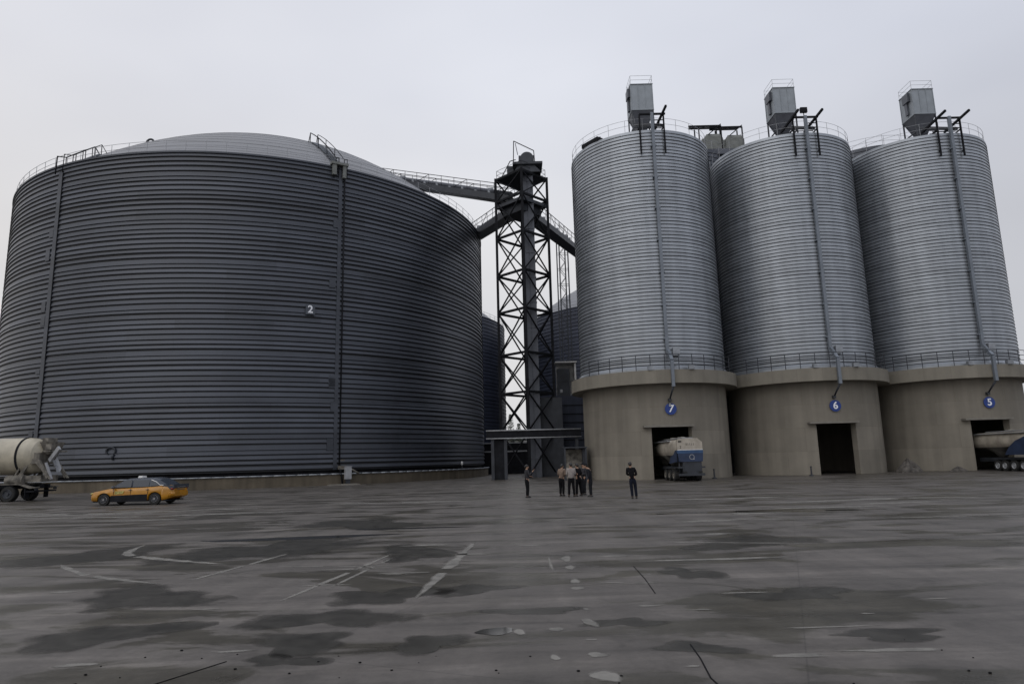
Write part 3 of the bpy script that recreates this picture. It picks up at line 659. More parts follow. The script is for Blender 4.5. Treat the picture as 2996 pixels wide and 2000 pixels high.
conveyor((.4, 78.3, 33.4), (-17.0, 88.3, 40.6), 'conveyor bridge rising from the tower to the dome of silo 2', 1)
conveyor((.2, 79.5, 32.0), (-24, 141, 40.0), 'conveyor bridge slanting away behind silo 2 from the tower', 2)
conveyor((2.6, 79.3, 31.7), (22.4, 134, 37.0), 'conveyor bridge running from the tower behind silo 7', 3)

# pipe gantry under the tower, housings and shed
gt = thing('pipe_gantry', 'low dark steel pipe gantry crossing in front of the tower foot', 'gantry', (2.0, 71, 0))
b = MB().box(-4.95, 4.95, -.5, .5, 4.82, 4.95).box(-4.95, 4.95, -.5, -.42, 4.25, 4.82); part('duct', b, 'black', gt)
part('top_pipe', MB().tube((-4.95, -.55, 5.02), (4.95, -.55, 4.98), .07, nseg=8).tube((-4.95, -.55, 4.2), (4.95, -.55, 4.2), .06, nseg=8), 'rail', gt)
for x in (-4.3, -2.95, 4.5):
    part('post', MB().box(x-.16, x+.16, -.3, .3, 0, 4.8), 'char', gt)
part('support_panel', MB().box(-4.14, -3.11, -.2, .2, .0, 4.2), 'black', gt)
kb = thing('equipment_cabin', 'pale open cabin with a dark cabinet on a blue clad block left of silo 7', 'cabin', (6.6, 84, 0))
b = MB().box(-3.2, 2.6, -1.6, 3, 0, 9.6)
part('clad_block', b, 'navy', kb)
lv = MB()
for i in range(8): lv.box(-3.23, 2.63, -1.68, -1.6, 1.0+i*1.05, 1.1+i*1.05)
part('cladding_laps', lv, 'black', kb)
b = MB().box(-1.1, 1.25, .9, 1.0, 9.6, 13.7).box(1.05, 1.25, -1.4, .9, 9.6, 13.7).box(-1.3, 1.35, -1.6, 1.1, 13.7, 13.85); part('shelter', b, 'white', kb)
part('cabinet', MB().box(-1.1, .45, -1.2, .5, 9.6, 13.0).box(-1.0, .1, -1.27, -1.2, 11.4, 12.7), 'char', kb)
part('vent_cover', MB().box(-.8, -.5, -1.3, -1.2, 10.0, 10.4).box(.5, .75, -1.35, -1.0, 9.7, 9.85), 'rail', kb)
sh = thing('shed', 'small grey lean-to shelter against the foot of silo 7', 'shed', (5.65, 62.6, 0))
part('canopy', MB().box(-1.25, .95, -.9, .9, 2.9, 3.0), 'char', sh)
for x in (-1.1, .8): part('post', MB().box(x-.07, x+.07, -.8, -.66, 0, 2.9), 'char', sh)
part('back_panel', MB().box(-.95, .6, .55, .65, .15, 2.8), 'dirt', sh, 'grey sheet panel')
part('side_panel', MB().box(.55, .95, -.2, .8, 0, 2.8), 'char', sh)
lm = thing('stair_mast', 'thin lattice ladder mast rising behind the tower beside silo 7', 'mast', (9.9, 122, 0))
b = MB()
for x in (-1.1, -.6, .55, 1.15):
    for y in (-.6, .6): b.tube((x, y, 0), (x*.92, y, 43.4 if x > -1 else 44.6), .075, nseg=5)
part('mast_leg', b, 'char', lm)
b = MB()
for i in range(14):
    z = 4+i*3.0
    for y in (-.6, .6): b.beam((-1.1, y, z), (1.1, y, z), .07); b.beam((-.6, y, z), (.55, y, z+1.5), .08); b.beam((.55, y, z+1.5), (-.6, y, z+3), .08)
part('mast_lacing', b, 'char', lm)

# far scenery seen through the tower
b = MB().box(-60, 60, 0, 8, 0, 9.2) 
fw_ = thing('warehouse', 'long low dark warehouse far behind the tower foot', 'building', (0, 240, 0)); part('wall', b, 'char', fw_)
part('roof', MB().prism([(-61, 9.2), (61, 9.2), (61, 9.5), (-61, 9.5)], -1, 9), 'steel', fw_)
b = MB()
for i in range(40): b.box(-58+i*2.9, -56.4+i*2.9, -.06, 0, 8.0, 8.8)
wn = part('window_band', b, 'white', fw_)
bw_ = thing('boundary_wall', 'dark low wall with a pale rail behind the foot of the tower', 'wall', (-1, 100, 0))
part('wall', MB().box(-5, 6, 0, .4, 0, 4.4), 'black', bw_)
part('coping', MB().box(-5, 6, -.12, 0, 3.15, 3.35).box(-5, 6, -.1, .5, 4.4, 4.55), 'rail', bw_)
def poplar(loc, h, label, seed):
    rd = random.Random(seed); t = thing('poplar_tree', label, 'tree', loc, 0, 'far trees')
    tr = MB().tube((0, 0, 0), (0, 0, h*.9), .22, .04, 6)
    for i in range(16):
        z = h*(.2+.7*i/16); a = rd.uniform(0, 6.28); ll = (1-z/h)*2.2+.5; tr.tube((0, 0, z), (ll*.6*math.cos(a), ll*.6*math.sin(a), z+ll), .06, .015, 5)
    part('trunk', tr, 'bark', t)
    b = MB()
    for _ in range(900):
        z = h*rd.uniform(.22, 1.0); rr = (1.5*(1-(z/h-.45)**2*2.2))*rd.random()**.5; a = rd.uniform(0, 6.28)
        c = Vector((rr*math.cos(a), rr*math.sin(a), z)); s_ = rd.uniform(.12, .3)
        u = Vector((rd.gauss(0, 1), rd.gauss(0, 1), rd.gauss(0, 1))).normalized(); v = u.orthogonal().normalized(); k_ = len(b.v)
        b.v += [tuple(c+u*s_), tuple(c+v*s_*.6), tuple(c-u*s_), tuple(c-v*s_*.6)]; b.face((k_, k_+1, k_+2, k_+3))
    part('crown', b, 'leaf', t)
poplar((-1.2, 232, 0), 17.5, 'thin far tree seen low through the tower, leftmost', 1); poplar((1.6, 236, 0), 14.5, 'thin far tree seen low through the tower, rightmost', 2)

# small items round the big silo
t = thing('notice_box', 'pale upright cabinet on the plinth of the big silo, right of its black conduit', 'cabinet', (-16.35, 67.0-.35, 0), math.radians(33))
part('case', MB().box(-.32, .32, -.18, .14, .55, 1.75), 'rail', t); part('cap', MB().box(-.36, .36, -.22, .16, 1.75, 1.8), 'steel', t); part('foot', MB().box(-.2, .2, -.1, .1, 0, .55), 'char', t)
solo('kerb_slab', 'low pale concrete slab on the ground before the upright cabinet', 'slab', MB().box(-1.5, 1.5, -.3, .3, 0, .09).box(-1.3, 1.3, -.2, .2, .09, .13), 'concp', (-16.5, 65.7, 0), math.radians(30))
t = thing('wall_lamp', 'tiny white lamp low on the right side of the big silo', 'lamp', (-6.3, 80.9, 1.75), math.radians(-22)); part('bulb', MB().ball((0, 0, 0), .14, .14, .24, 10, 6), 'white', t); part('bracket', MB().box(-.05, .05, -.05, .05, -.75, -.2), 'char', t)
hs = MB(); hc = pol(BR+.14, -96, 3.7); ta = math.radians(-96)
hs.path([tuple(hc+Vector((-math.sin(ta), math.cos(ta), 0))*(.45*math.cos(a))*-1+Vector((0, 0, .36*math.sin(a)))) for a in [(-.2+1.35*i/14)*PI for i in range(15)]], .09, 6)
hs.tube(hc+Vector((.25, 0, -.25)), hc+Vector((.15, 0, -.75)), .12, nseg=6)
solo('hose_loop', 'dark looped hose hanging low on the big silo above the taxi', 'hose', hs, 'char', (-34.17, 92.52, 0))
vb = MB().box(-.45, .45, -.2, .1, 0, .35).tube((.6, -.1, .1), (1.6, -.2, -.45), .1, nseg=6).box(-.2, .1, -.2, .05, .8, .95)
solo('pipe_fitting', 'dusty valve and stub pipe at the foot of the black conduit on silo 2', 'valve', vb, 'dirt', (-17.45+.55, 67.55-.75, 1.5), math.radians(33))
def bollard(x, y, label):
    solo('bollard', label, 'bollard', MB().prof([(.01, 0), (.2, 0), (.2, .06), (.07, .12), (.055, .7), (.08, .72), (.08, .8), (.01, .82)], 12), 'char', (x, y, 0), 0, 'short dark posts')
bollard(16.73, 57.6, 'short dark post right of the bay door of silo 7'); bollard(25.2, 58.3, 'short dark post left of the bay door of silo 6')
def heap(x, y, rx, ry, h, label, seed):
    rd = random.Random(seed); b = MB(); rings = []
    ph = [rd.uniform(0, 6) for _ in range(6)]
    for i in range(8):
        t_ = i/7; rr = 1-t_**1.5; rings.append([((rr*rx+.01)*math.cos(a)*(1+.2*math.sin(3*a+ph[0]+t_)), (rr*ry+.01)*math.sin(a)*(1+.2*math.sin(2*a+ph[1])), h*t_*(1+.25*math.sin(4*a+ph[2]))*.9+.001) for a in [2*PI*j/18 for j in range(18)]])
    b.loft(rings, 0, False)
    for _ in range(26):
        a = rd.uniform(0, 6.28); q = rd.random(); s_ = rd.uniform(.04, .13); b.ball((rx*q*math.cos(a), ry*q*math.sin(a), h*(1-q)*.8+.03), s_, s_*.8, s_*.7, 6, 4)
    solo('rubble_heap', label, 'rubble', b, 'rubble', (x, y, 0), 0, 'rubble heaps')
heap(34.9, 60.8, 1.1, .8, 1.15, 'dark rubble heap in the corner between silos 6 and 5', 4); heap(38.6, 59.7, .75, .5, .42, 'low rubble heap left of the bay of silo 5', 5)

# ------------------------------------------------------------------ vehicles
def wheel(parent, loc, R, W, axis='y', name='wheel', rim='alloy', dirx=-1, hub=.62):
    w_ = part(name, MB().prof([(R*.55, -W/2), (R*.93, -W/2), (R, -W*.36), (R, W*.36), (R*.93, W/2), (R*.55, W/2)], 30, axis=axis), 'rubber', parent); w_.location = loc
    b = MB(); e_ = dirx*W/2; s_ = dirx*.02
    b.prof([(R*hub, e_-s_*.2), (R*hub*.93, e_+s_), (R*hub*.8, e_-s_*2.5), (R*.22, e_-s_*3), (R*.18, e_+s_), (.005, e_+s_)], 30, axis=axis)
    rm = part('rim', b, rim, w_)
    return w_, rm
def taxi():
    t = thing('taxi', 'orange and dark blue taxi sedan parked in front of the big silo', 'taxi', (-21.72, 39.55, 0), math.radians(-3.2))
    def itp(tab, x):
        for (a, va), (b_, vb_) in zip(tab, tab[1:]):
            if a <= x <= b_: q = (x-a)/(b_-a); q = q*q*(3-2*q)*.5+q*.5; return va+(vb_-va)*q
        return tab[-1][1] if x > 0 else tab[0][1]
    top = [(-2.45, .60), (-2.40, .70), (-2.2, .77), (-1.2, .93), (0, .955), (1.2, .99), (1.75, 1.03), (2.3, 1.04), (2.42, .98), (2.45, .86)]
    wid = [(-2.45, .62), (-2.3, .78), (-1.8, .86), (0, .885), (1.6, .875), (2.25, .82), (2.45, .70)]
    bot = [(-2.45, .30), (-2.2, .24), (0, .22), (1.9, .25), (2.45, .42)]
    WH = (-1.55, 1.42); xs = sorted(set([-2.45+4.9*i/70 for i in range(71)]+[w0+dx for w0 in WH for dx in (-.40, -.395, .395, .40)]))
    rings = []
    for x in xs:
        zt, wd, zb = itp(top, x), itp(wid, x), itp(bot, x); ar = 0
        for w0 in WH:
            if abs(x-w0) < .40: ar = max(ar, .33+math.sqrt(.40**2-(x-w0)**2)*.93)
        lo = max(zb, ar)
        side = [(wd*.72, zb if not ar else lo), (wd*.97, lo), (wd, max(lo, lo*.5+.3)), (wd*1.01, max(.58, lo+.01)), (wd*.985, max(.72*zt/.93, lo+.02) if zt > .75 else max(zt-.12, lo+.01)), (wd*.95, zt-.045), (wd*.86, zt), (wd*.4, zt+.025)]
        rings.append([(x, -a, z) for a, z in side[::-1]][::-1] + [(x, a, z) for a, z in side[::-1]])
    part('body', MB().loft(rings, 0, True), 'orange', t)
    part('wheel_arch_liner', MB().box(-2.0, 1.9, -.62, .62, .23, .72), 'black', t)
    for s_ in (-1, 1):
        part('side_skirt', MB().prism([(-1.13, .20), (1.0, .20), (1.0, .60), (-1.13, .55)], s_*.86, s_*.905), 'black', t)
    # dark roof, pillars and boot
    def ring(x0, x1, w0, w1, z): return [(x0, -w0, z), (x1, -w1, z), (x1, w1, z), (x0, w0, z)]
    gh = MB(); gh.loft([ring(-1.16, 2.16, .79, .74, .96), ring(-.84, 1.86, .755, .70, 1.17), ring(-.46, 1.48, .70, .655, 1.38), ring(-.22, 1.24, .64, .60, 1.47), ring(.05, .95, .45, .42, 1.50)], 0, True)
    part('cabin', gh, 'taxiblue', t)
    part('boot_lid', MB().prism([(1.8, 1.045), (2.36, 1.045), (2.49, 1.10), (2.47, .88), (2.3, .80), (2.1, .98), (1.8, 1.0)], -.80, .80), 'taxiblue', t)
    def glass(name, P, off):
        b = MB(); b.v = [tuple(Vector(q)+Vector(off)) for q in P] + [tuple(Vector(q)) for q in P]; k_ = len(P)
        b.face(range(k_)); b.face([k_+i for i in range(k_)][::-1])
        for i in range(k_): j = (i+1) % k_; b.face((i, j, k_+j, k_+i))
        return part(name, b, 'glass', t)
    for s_ in (-1, 1):
        f_ = lambda x, z: (x, s_*(.79-(z-.96)*.235), z)
        glass('side_window', [f_(-.98, 1.0), f_(-.02, 1.0), f_(-.02, 1.39), f_(-.40, 1.37)], (0, s_*.012, 0))
        g2 = glass('side_window', [f_(.06, 1.0), f_(1.0, 1.01), f_(1.0, 1.37), f_(.06, 1.39)], (0, s_*.006, 0))
        g3 = glass('side_window', [f_(1.08, 1.03), f_(1.6, 1.07), f_(1.38, 1.27), f_(1.08, 1.36)], (0, s_*.006, 0))
        part('window_trim', MB().path([(1.1, s_*.715, 1.38), (1.42, s_*.735, 1.26), (1.64, s_*.765, 1.08), (1.86, s_*.765, 1.07)], .014, 5), 'chrome', t)
        mr = part('mirror', MB().ball((-1.0, s_*.93, 1.0), .09, .12, .075), 'taxiblue', t)
        hl = part('headlight', MB().ball((-2.36, s_*.62, .66), .10, .17, .065), 'yell', t)
        tl = part('tail_light', MB().ball((2.36, s_*.66, .86), .10, .2, .07), 'red', t)
        for k_ in (.0, 1.0): part('door_handle', MB().box(k_-.09, k_+.09, s_*.885, s_*.905, .83, .86), 'taxiblue', t)
    ws = MB(); ws.v = [(-1.12, -.70, .985), (-1.12, .70, .985), (-.49, .60, 1.36), (-.49, -.60, 1.36)]; ws.v = [(x-.015, y, z+.012) for x, y, z in ws.v]; ws.face((0, 1, 2, 3)); part('windscreen', ws, 'glass', t)
    rw = MB(); rw.v = [(2.11, -.65, .995), (2.11, .65, .995), (1.49, .57, 1.37), (1.49, -.57, 1.37)]; rw.v = [(x+.02, y, z+.016) for x, y, z in rw.v]; rw.face((0, 1, 2, 3)); part('rear_window', rw, 'glass', t)
    part('roof_sign', MB().loft([[(-.02, -.22, 1.49), (.26, -.22, 1.49), (.26, .22, 1.49), (-.02, .22, 1.49)], [(.02, -.2, 1.61), (.22, -.2, 1.61), (.22, .2, 1.61), (.02, .2, 1.61)]], 0, False), 'white', t, 'white taxi roof sign')
    dk = MB().prism([(-.92, .62), (-.42, .65), (-.34, .80), (-.88, .78)], -.899, -.893); part('door_emblem', dk, 'yell', t)
    for s_ in (-1, 1):
        for x in (-.98, .02, 1.02): part('door_seam', MB().box(x-.008, x+.008, s_*.878, s_*.894, .58, .93), 'black', t)
    part('sill_trim', MB().box(-2.2, 2.2, -.80, .80, .20, .26), 'black', t)  # black plate along the underside between the sills
    part('bumper_strip', MB().box(2.46, 2.50, -.45, .45, .92, .96).box(2.44, 2.48, -.4, .4, .80, .83), 'chrome', t)
    part('rear_bumper', MB().loft([[(2.2, -.84, .42), (2.2, .84, .42), (2.2, .84, .70), (2.2, -.84, .70)], [(2.5, -.70, .46), (2.5, .70, .46), (2.5, .70, .68), (2.5, -.70, .68)]], 0, True), 'orange', t)
    for x in WH:
        for s_ in (-1, 1):
            w_, rm = wheel(t, (x, s_*.76, .33), .33, .2, 'y', dirx=s_)
            b = MB()
            for q in range(10): a = 2*PI*q/10; b.box(.05, .205, s_*.085, s_*.105, -.016, .016, 0, Matrix.Rotation(a, 4, 'Y'))
            part('spokes', b, 'char', w_)
taxi()

def mixer():
    t = thing('mixer_truck', 'dusty cement mixer truck with a cream drum, cut by the left edge', 'mixer truck', (-33.15, 48.4, 0))
    ch = MB().box(-9, -.1, -.45, -.2, .85, 1.15).box(-9, -.1, .2, .45, .85, 1.15)
    for x in (-8, -6, -4, -2, -.4): ch.box(x-.1, x+.1, -.45, .45, .88, 1.1)
    part('chassis', ch, 'black', t)
    dr = MB(); R0 = 1.30
    dr.lathe([((.02, -7.6), (.7, -7.5), 0), ((.7, -7.5), (R0, -5.9), 0), ((R0, -5.9), (R0, -1.45), 0), ((R0, -1.45), (1.25, -1.0), 0), ((1.25, -1.0), (1.12, -.62), 0), ((1.12, -.62), (.62, -.2), 0), ((.62, -.2), (.02, -.35), 0)], 48, axis='x', o=(0, 0, 3.1))
    dm = part('drum', dr, 'cream', t)
    part('drum_band', MB().lathe([((R0+.005, -1.62), (R0+.05, -1.60), 0), ((R0+.05, -1.60), (R0+.05, -1.48), 0), ((R0+.05, -1.48), (R0+.005, -1.46), 0)], 48, axis='x', o=(0, 0, 3.1)), 'black', dm)
    pd = MB()
    for s_ in (-.95, .95):
        pd.prism([(-1.95, 1.3), (-1.75, 1.3), (-.7, 2.9), (-.15, 2.9), (.85, 1.5), (.72, 1.5), (-.25, 2.55), (-.75, 2.55), (-1.1, 1.9), (-1.0, 1.3)], s_-.06, s_+.06)
        pd.beam((-1.9, s_, 1.3), (-.85, s_, 3.4), .09); pd.beam((-.1, s_, 2.75), (.62, s_, 1.55), .16); pd.beam((.15, s_, 2.4), (.72, s_, 1.6), .1)
    pd.box(-1.2, .1, -.9, .9, 1.3, 1.75).box(-.8, -.1, -.95, .95, 2.55, 3.3)
    part('rear_pedestal', pd, 'dirt', t)
    hp = MB(); hp.loft([[(-.35, -.7, 4.05), (.55, -.7, 4.05), (.55, .7, 4.05), (-.35, .7, 4.05)], [(-.1, -.35, 3.2), (.35, -.35, 3.2), (.35, .35, 3.2), (-.1, .35, 3.2)]], 0, False)
    hp.box(-.3, .1, -.5, .5, 4.05, 4.35).box(.2, .6, -.85, -.6, 3.5, 3.9).box(.1, .6, -.9, .9, 3.35, 3.45); part('charge_hopper', hp, 'dirt', t)
    cu = MB(); cu.loft([[(.25, -.35, 3.1), (.25, -.2, 2.8), (.25, .2, 2.8), (.25, .35, 3.1)], [(.7, -.3, 2.2), (.68, -.18, 1.95), (.68, .18, 1.95), (.7, .3, 2.2)]], 0, False, close=False, caps=False)
    cu.beam((.42, -.6, 2.75), (1.25, -.95, 3.62), .14, .3); cu.beam((.3, -.8, 2.6), (.85, -.9, 1.45), .13); part('discharge_chute', cu, 'rail', t)
    part('water_tank', MB().lathe([((.01, -2.2), (.35, -2.2), 0), ((.35, -2.2), (.35, -1.0), 0), ((.35, -1.0), (.01, -1.0), 0)], 20, axis='x', o=(0, -.9, 1.45)), 'dirt', t)
    fd = MB()
    for s_ in (-1, 1): fd.prism([(-4.6, 1.0), (-4.3, 1.22), (-1.2, 1.22), (-.35, .95), (-.02, .98), (-.02, .90), (-.4, .86), (-1.2, 1.14), (-4.3, 1.14)], s_*1.22, s_*.75)
    part('fender', fd, 'dirt', t)
    part('mudflap', MB().box(-.75, -.70, -1.2, -.75, .2, .9).box(-.75, -.70, .75, 1.2, .2, .9).box(-.8, -.1, -1.15, 1.15, .62, .72), 'black', t)
    for x in (-8.3, -3.6, -1.9):
        for s_ in (-1, 1): wheel(t, (x, s_*(.98), .52), .52, .5 if x > -5 else .3, 'y', rim='char', dirx=s_)
    cb = MB(); cb.loft([[(-10.2, -1.2, .7), (-8.2, -1.2, .7), (-8.2, 1.2, .7), (-10.2, 1.2, .7)], [(-10.25, -1.22, 1.7), (-8.2, -1.22, 1.7), (-8.2, 1.22, 1.7), (-10.25, 1.22, 1.7)], [(-9.95, -1.15, 2.9), (-8.25, -1.15, 2.9), (-8.25, 1.15, 2.9), (-9.95, 1.15, 2.9)]], 0, False); part('cab', cb, 'white', t)
    part('side_window', MB().prism([(-10.0, 1.75), (-9.0, 1.75), (-9.0, 2.7), (-9.85, 2.7)], -1.23, -1.2), 'glass', t)
    for s_ in (-1.1, .8): part('tail_lamp', MB().box(-.12, -.06, s_, s_+.3, .75, .9), 'char', t)
mixer()

def tanker(loc, rz, label, axles, L_=10.0, ring=True, SP=[(.26, 2.38), (.26, 1.5), (2.6, 1.35), (2.2, 1.9), (1.2, 2.05), (.6, 2.38)]):
    """bulk cement trailer: rear face at y=0, length along +y"""
    t = thing('tanker_trailer', label, 'tanker truck', loc, rz, 'bulk cement tankers')
    W_ = .98; rings = []; K = 40
    for i in range(K+1):
        y = .25 + (L_-.25)*i/K
        v = .5-.5*math.cos(2*PI*(y-.2)/3.2); zb = 2.05-.95*v*(1 if y > 1 else y)
        sec = [(-W_*.45, 3.26), (-W_*.86, 3.14), (-W_, 2.85), (-W_, 2.35), (-W_*(.92-.10*v), 2.0), (-W_*(.72-.35*v), (2.0+zb)/2-.05), (-W_*.22, zb)]
        rings.append([(x, y, z) for x, z in sec] + [(-x, y, z) for x, z in sec[::-1]])
    part('tank', MB().loft(rings, lambda i, j: 1 if 4 <= j <= 8 else 0, True), ['tankw', 'tankg'], t)
    part('rear_panel', MB().prism([(-W_, 2.42), (W_, 2.42), (W_, 2.98), (W_*.62, 3.30), (-W_*.8, 3.27), (-W_, 3.18)], -.02, .30), 'tankw', t)
    part('panel_edge', MB().box(-W_-.01, W_+.01, -.03, .0, 2.38, 2.43), 'white', t)
    part('rear_skirt', MB().prism([(-W_-.02, 2.38), (W_+.02, 2.38), (W_+.02, 2.15), (W_*.96, 1.5), (-W_*.9, 1.5), (-W_*.98, 2.12)], -.04, .26), 'tankb', t)
    part('rear_band', MB().box(-W_-.025, W_+.025, -.05, .2, 2.14, 2.37), 'tankb2', t, 'lighter blue band')
    for s_ in (-1, 1):
        part('side_panel', MB().prism(SP, s_*W_, s_*(W_+.03), axis='x'), 'tankb', t)
    if ring:
        bb = MB().lathe([((.16, -.055), (.20, -.055), 0)], 24, axis='y', o=(.1, 0, 1.85)); bb.box(.2, .3, -.06, -.05, 1.66, 1.74); part('ring_mark', bb, 'rail', t)
        text_mesh('2', .30, .006, 'figure', 'black', t, (-W_+.24, -.03, 2.62)); part('dark_label', MB().box(-W_+.08, -W_+.34, -.03, -.02, 3.0, 3.1), 'black', t)
        bx = MB()
        for k_ in range(5): bx.box(-.3+k_*.14, -.24+k_*.14, -.024, -.02, 2.74, 2.92)
        part('faded_lettering', bx, 'dirt', t)
    part('top_walkway', MB().box(-.5, .35, .3, L_-1.2, 3.30, 3.36).box(-W_-.12, -W_*.55, 2.6, L_-.4, 3.12, 3.19), 'rail', t)
    mh = MB()
    for y in (2.2, 4.6, 7): mh.prof([(.32, 3.24), (.32, 3.42), (.28, 3.46), (.01, 3.48)], 20, o=(0, y, 0))
    part('manhole', mh, 'dirt', t)
    part('frame', MB().box(-.5, -.34, 0, L_, .78, 1.12).box(.34, .5, 0, L_, .78, 1.12).box(-.62, .85, .02, .22, .52, 1.5).box(-1.0, 1.12, .05, .35, 1.0, 1.12), 'char', t)
    part('bumper', MB().box(-1.0, 1.05, -.05, .08, .42, .6), 'char', t)
    part('hose_box', MB().box(-W_, -.5, 1.0, 2.2, .55, 1.05).tube((-.75, .5, .6), (-.75, .5, 1.6), .09).tube((-.55, .5, .4), (-.55, .5, 1.7), .07), 'char', t)
    for s_ in (-.6, .6): part('tail_lamp', MB().box(s_-.14+.1, s_+.14+.1, -.08, -.04, .64, .76), 'rubber', t)
    for y in axles:
        for s_ in (-1, 1): wheel(t, (s_*.86, y, .46), .46, .42, 'x', rim='rail' if not ring else 'dirt', dirx=s_, hub=.56)
    part('mud_guard', MB().box(-1.12, -.62, axles[0]-.6, axles[-1]+.6, 1.0, 1.04).box(.62, 1.12, axles[0]-.6, axles[-1]+.6, 1.0, 1.04), 'char', t)
    return t
tanker((13.62, 52.9, 0), math.radians(1.5), 'white and blue cement tanker seen from behind, reversing out of silo 7', [1.3, 2.6, 3.9], 9.5)
tanker((42.35, 51.0, 0), 0, 'white and blue cement tanker half inside silo 5, row of wheels showing', [4.6, 5.65, 6.7, 7.55], 10.5, ring=False, SP=[(.26, 2.75), (.26, 1.35), (6.6, 1.35), (6.0, 2.0), (5.2, 2.5), (4.2, 2.8)])

# ------------------------------------------------------------------ people
def skin_obj(name, nodes, edges, m, parent, root=0, sub=1):
    bm = bmesh.new(); ly = bm.verts.layers.skin.verify(); vs = []
    for i, (co, rr) in enumerate(nodes):
        v = bm.verts.new(co); rr = rr if isinstance(rr, tuple) else (rr, rr); v[ly].radius = rr; v[ly].use_root = (i == root); vs.append(v)
    for a, b_ in edges: bm.edges.new((vs[a], vs[b_]))
    me = bpy.data.meshes.new(name); bm.to_mesh(me); bm.free(); me.materials.append(M[m])
    o = bpy.data.objects.new(name, me); C.objects.link(o); o.parent = parent
    sk = o.modifiers.new('skin', 'SKIN'); sk.use_smooth_shade = True
    if sub: s_ = o.modifiers.new('subdivision', 'SUBSURF'); s_.levels = sub; s_.render_levels = sub
    return o
def person(loc, face, label, top, legs, pose, h=1.72, hat=False, coat=False):
    """faces local +Y; pose gives lean, elbows, wrists, stance"""
    t = thing('person', label, 'person', loc, face); k = h/1.72; lx, ly_ = pose.get('lean', (0, 0)); st = pose.get('stance', .10); wb = pose.get('build', 1.0)
    def P(x, y, z): f_ = max(0, z-.9)/.8; return Vector((x+lx*f_, y+ly_*f_, z))*k
    hy = pose.get('head', (0, 0))
    def H(x, y, z): q = P(x, y, z); return q+Vector((hy[0], hy[1], 0))*k
    arms = pose['arms']; nodes = []; edges = []
    def add(co, rr, par=None):
        nodes.append((tuple(co), rr)); i = len(nodes)-1
        if par is not None: edges.append((par, i))
        return i
    # bare body: one surface from pelvis to fingertips and feet
    pe = add(P(0, 0, .93), (.13, .10)); sp = add(P(0, 0, 1.12), (.125, .095), pe); chs = add(P(0, 0, 1.32), (.145, .10), sp)
    nb_ = add(P(0, -.01, 1.45), (.06, .06), chs); nk = add(H(0, .005, 1.51), (.052, .055), nb_); jw = add(H(0, .03, 1.57), (.066, .078), nk); sk_ = add(H(0, .01, 1.65), (.075, .09), jw); add(H(0, -.005, 1.70), (.05, .06), sk_)
    add(H(0, .125, 1.585), .014, jw)
    for s_ in (-1, 1): add(H(s_*.086, 0, 1.60), (.012, .022), jw)
    hips = []
    for si, s_ in enumerate((-1, 1)):
        sx = pose.get('feet', ((-st, 0), (st, 0)))[si]
        hp = add(P(s_*.09, 0, .88), .085, pe); kn = add(P(s_*.09*.5+sx[0]*.5, .03+sx[1]*.5, .49), .056, hp); an = add(P(sx[0], sx[1]-.01, .09), .038, kn); add(P(sx[0]*1.1, sx[1]+.14, .035), .034, an)
        shd = add(P(s_*.17*wb, 0, 1.41), .058, chs); el = add(P(*arms[si][0]), .042, shd); wr = add(P(*arms[si][1]), .029, el)
        d = (P(*arms[si][1])-P(*arms[si][0])).normalized(); u = d.cross(Vector((0, 1, .3))).normalized()
        if u.length < .5: u = Vector((1, 0, 0))
        vv = d.cross(u).normalized(); W0 = P(*arms[si][1]); pm = add(W0+d*.055, (.036, .018), wr)
        for q in range(4):
            o_ = (q-1.5)*.019; ln = (.062, .075, .07, .055)[q]
            a = add(W0+d*.095+u*o_, .0085, pm); b_ = add(W0+d*(.095+ln*.55)+u*o_*1.1+vv*.010, .008, a); add(W0+d*(.095+ln*.95)+u*o_*1.1+vv*.028, .007, b_)
        a = add(W0+d*.04+u*-.038*s_, .010, pm); add(W0+d*.075+u*-.055*s_+vv*.012, .009, a)
    body = skin_obj('body', nodes, edges, 'skin', t)
    # upper garment
    N = []; E = []
    def ad(co, rr, par=None):
        N.append((tuple(co), rr)); i = len(N)-1
        if par is not None: E.append((par, i))
        return i
    hem = .70 if coat else .84
    a = ad(P(0, 0, hem), (.17*wb, .125)); b_ = ad(P(0, 0, 1.08), (.165*wb, .122), a); c = ad(P(0, 0, 1.30), (.185*wb, .128), b_); ad(P(0, -.01, 1.43), (.085, .075), c)
    for si, s_ in enumerate((-1, 1)):
        q = ad(P(s_*.175*wb, 0, 1.40), .078, c); q2 = ad(P(*arms[si][0]), .060, q); ad(P(*arms[si][0]).lerp(P(*arms[si][1]), .93), .046, q2)
    skin_obj('jacket' if top in ('cloth_black', 'cloth_dark', 'cloth_grey') else 'shirt', N, E, top, t)
    N.clear(); E.clear()
    a = ad(P(0, 0, 1.08), (.14*wb, .105)); b_ = ad(P(0, 0, .88), (.165*wb, .125), a)
    for si, s_ in enumerate((-1, 1)):
        sx = pose.get('feet', ((-st, 0), (st, 0)))[si]
        q = ad(P(s_*.092, 0, .80), .102, b_); q2 = ad(P(s_*.045+sx[0]*.5, .03+sx[1]*.5, .48), .080, q); ad(P(sx[0], sx[1], .07), .066, q2)
    skin_obj('trousers', N, E, legs, t)
    for si in (0, 1):
        sx = pose.get('feet', ((-st, 0), (st, 0)))[si]; q = Vector((sx[0], sx[1], 0))*k
        part('shoe', MB().loft([[(q.x+rx*math.cos(2*PI*j/12), q.y+.045+ry*math.sin(2*PI*j/12), z) for j in range(12)] for rx, ry, z in ((.048, .135, .001), (.05, .14, .03), (.042, .12, .06), (.036, .06, .095))], 0, True), 'hair', t)
    hc = H(0, -.005, 1.63)
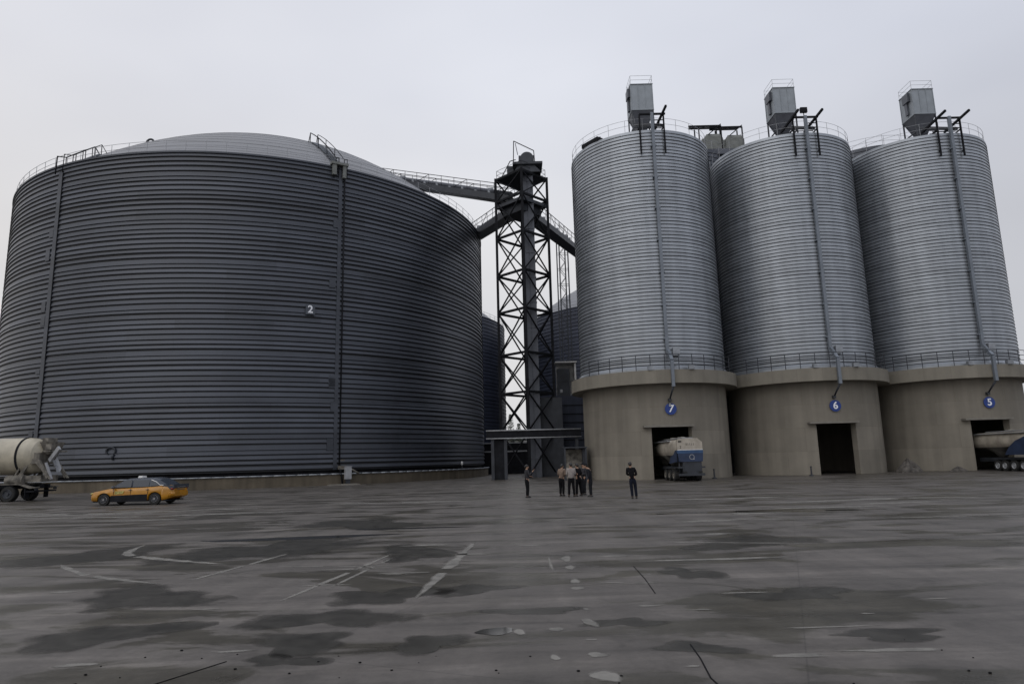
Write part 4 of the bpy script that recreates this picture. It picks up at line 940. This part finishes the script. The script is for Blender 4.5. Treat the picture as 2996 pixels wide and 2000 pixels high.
    part('hair', MB().ball(tuple(hc), .092*k, .108*k, .102*k, 14, 8, z0=-.15).ball(tuple(hc+Vector((0, -.05, -.02))), .08*k, .07*k, .075*k, 10, 6), 'hair', t)
    if hat:
        part('cap', MB().ball(tuple(hc+Vector((0, 0, .015))), .10, .115, .10, 14, 6, z0=.15).prism([(-.07, .06), (.07, .06), (.06, .19), (-.06, .19)], hc.z+.028, hc.z+.042, 0, 'z', Matrix.Translation((hc.x, hc.y, 0))), 'cloth_dark', t)
    for s_ in (-1, 1): part('eye', MB().ball(tuple(H(s_*.03, .098, 1.615)), .011, .008, .008, 8, 5), 'hair', t)
    part('mouth', MB().box(-.022, .022, -.004, .004, -.004, .004, 0, Matrix.Translation(H(0, .108, 1.545))), 'red', t)
    return t
down = (((-.25, -.02, 1.13), (-.26, .06, .88)), ((.25, -.02, 1.13), (.26, .06, .88)))
fold = (((-.225, .0, 1.13), (-.06, .19, 1.12)), ((.225, .0, 1.13), (.07, .18, 1.08)))
raise_ = (((-.24, .02, 1.14), (-.2, .24, 1.1)), ((.22, .06, 1.16), (.16, .28, 1.36)))
person((.60, 36.06, 0), math.radians(-75), 'person in a grey jacket and dark trousers standing alone left of the group', 'cloth_grey', 'cloth_black', dict(arms=raise_, stance=.07), 1.70)
person((2.46, 36.7, 0), math.radians(-35), 'person in a tan shirt and dark trousers, left end of the huddle', 'cloth_tan', 'cloth_black', dict(arms=fold, lean=(.04, .05), stance=.09, build=1.05), 1.68)
person((2.90, 35.7, 0), math.radians(8), 'person in a pale grey shirt seen from behind in the huddle', 'cloth_light', 'cloth_black', dict(arms=fold, stance=.14, build=1.12), 1.74)
person((3.33, 36.2, 0), math.radians(30), 'person in a black suit with legs apart beside the pale shirt', 'cloth_black', 'cloth_black', dict(arms=fold, lean=(-.05, .06), feet=((-.16, -.02), (.18, .02))), 1.70)
person((3.86, 35.3, 0), math.radians(70), 'person in a long dark coat and cap bending towards the huddle, right end', 'cloth_dark', 'cloth_dark', dict(arms=down, lean=(0, .14), head=(0, .10), stance=.06), 1.68, hat=True, coat=True)
person((3.72, 37.3, 0), math.radians(120), 'person in a grey jacket facing the huddle from behind the long dark coat', 'cloth_grey', 'cloth_dark', dict(arms=fold, stance=.08), 1.70, hat=True)
person((5.62, 32.9, 0), math.radians(-10), 'person in a black jacket and dark jeans standing alone before silo 7', 'cloth_black', 'cloth_jean', dict(arms=fold, lean=(-.10, 0), feet=((-.05, 0), (.14, .02))), 1.72)
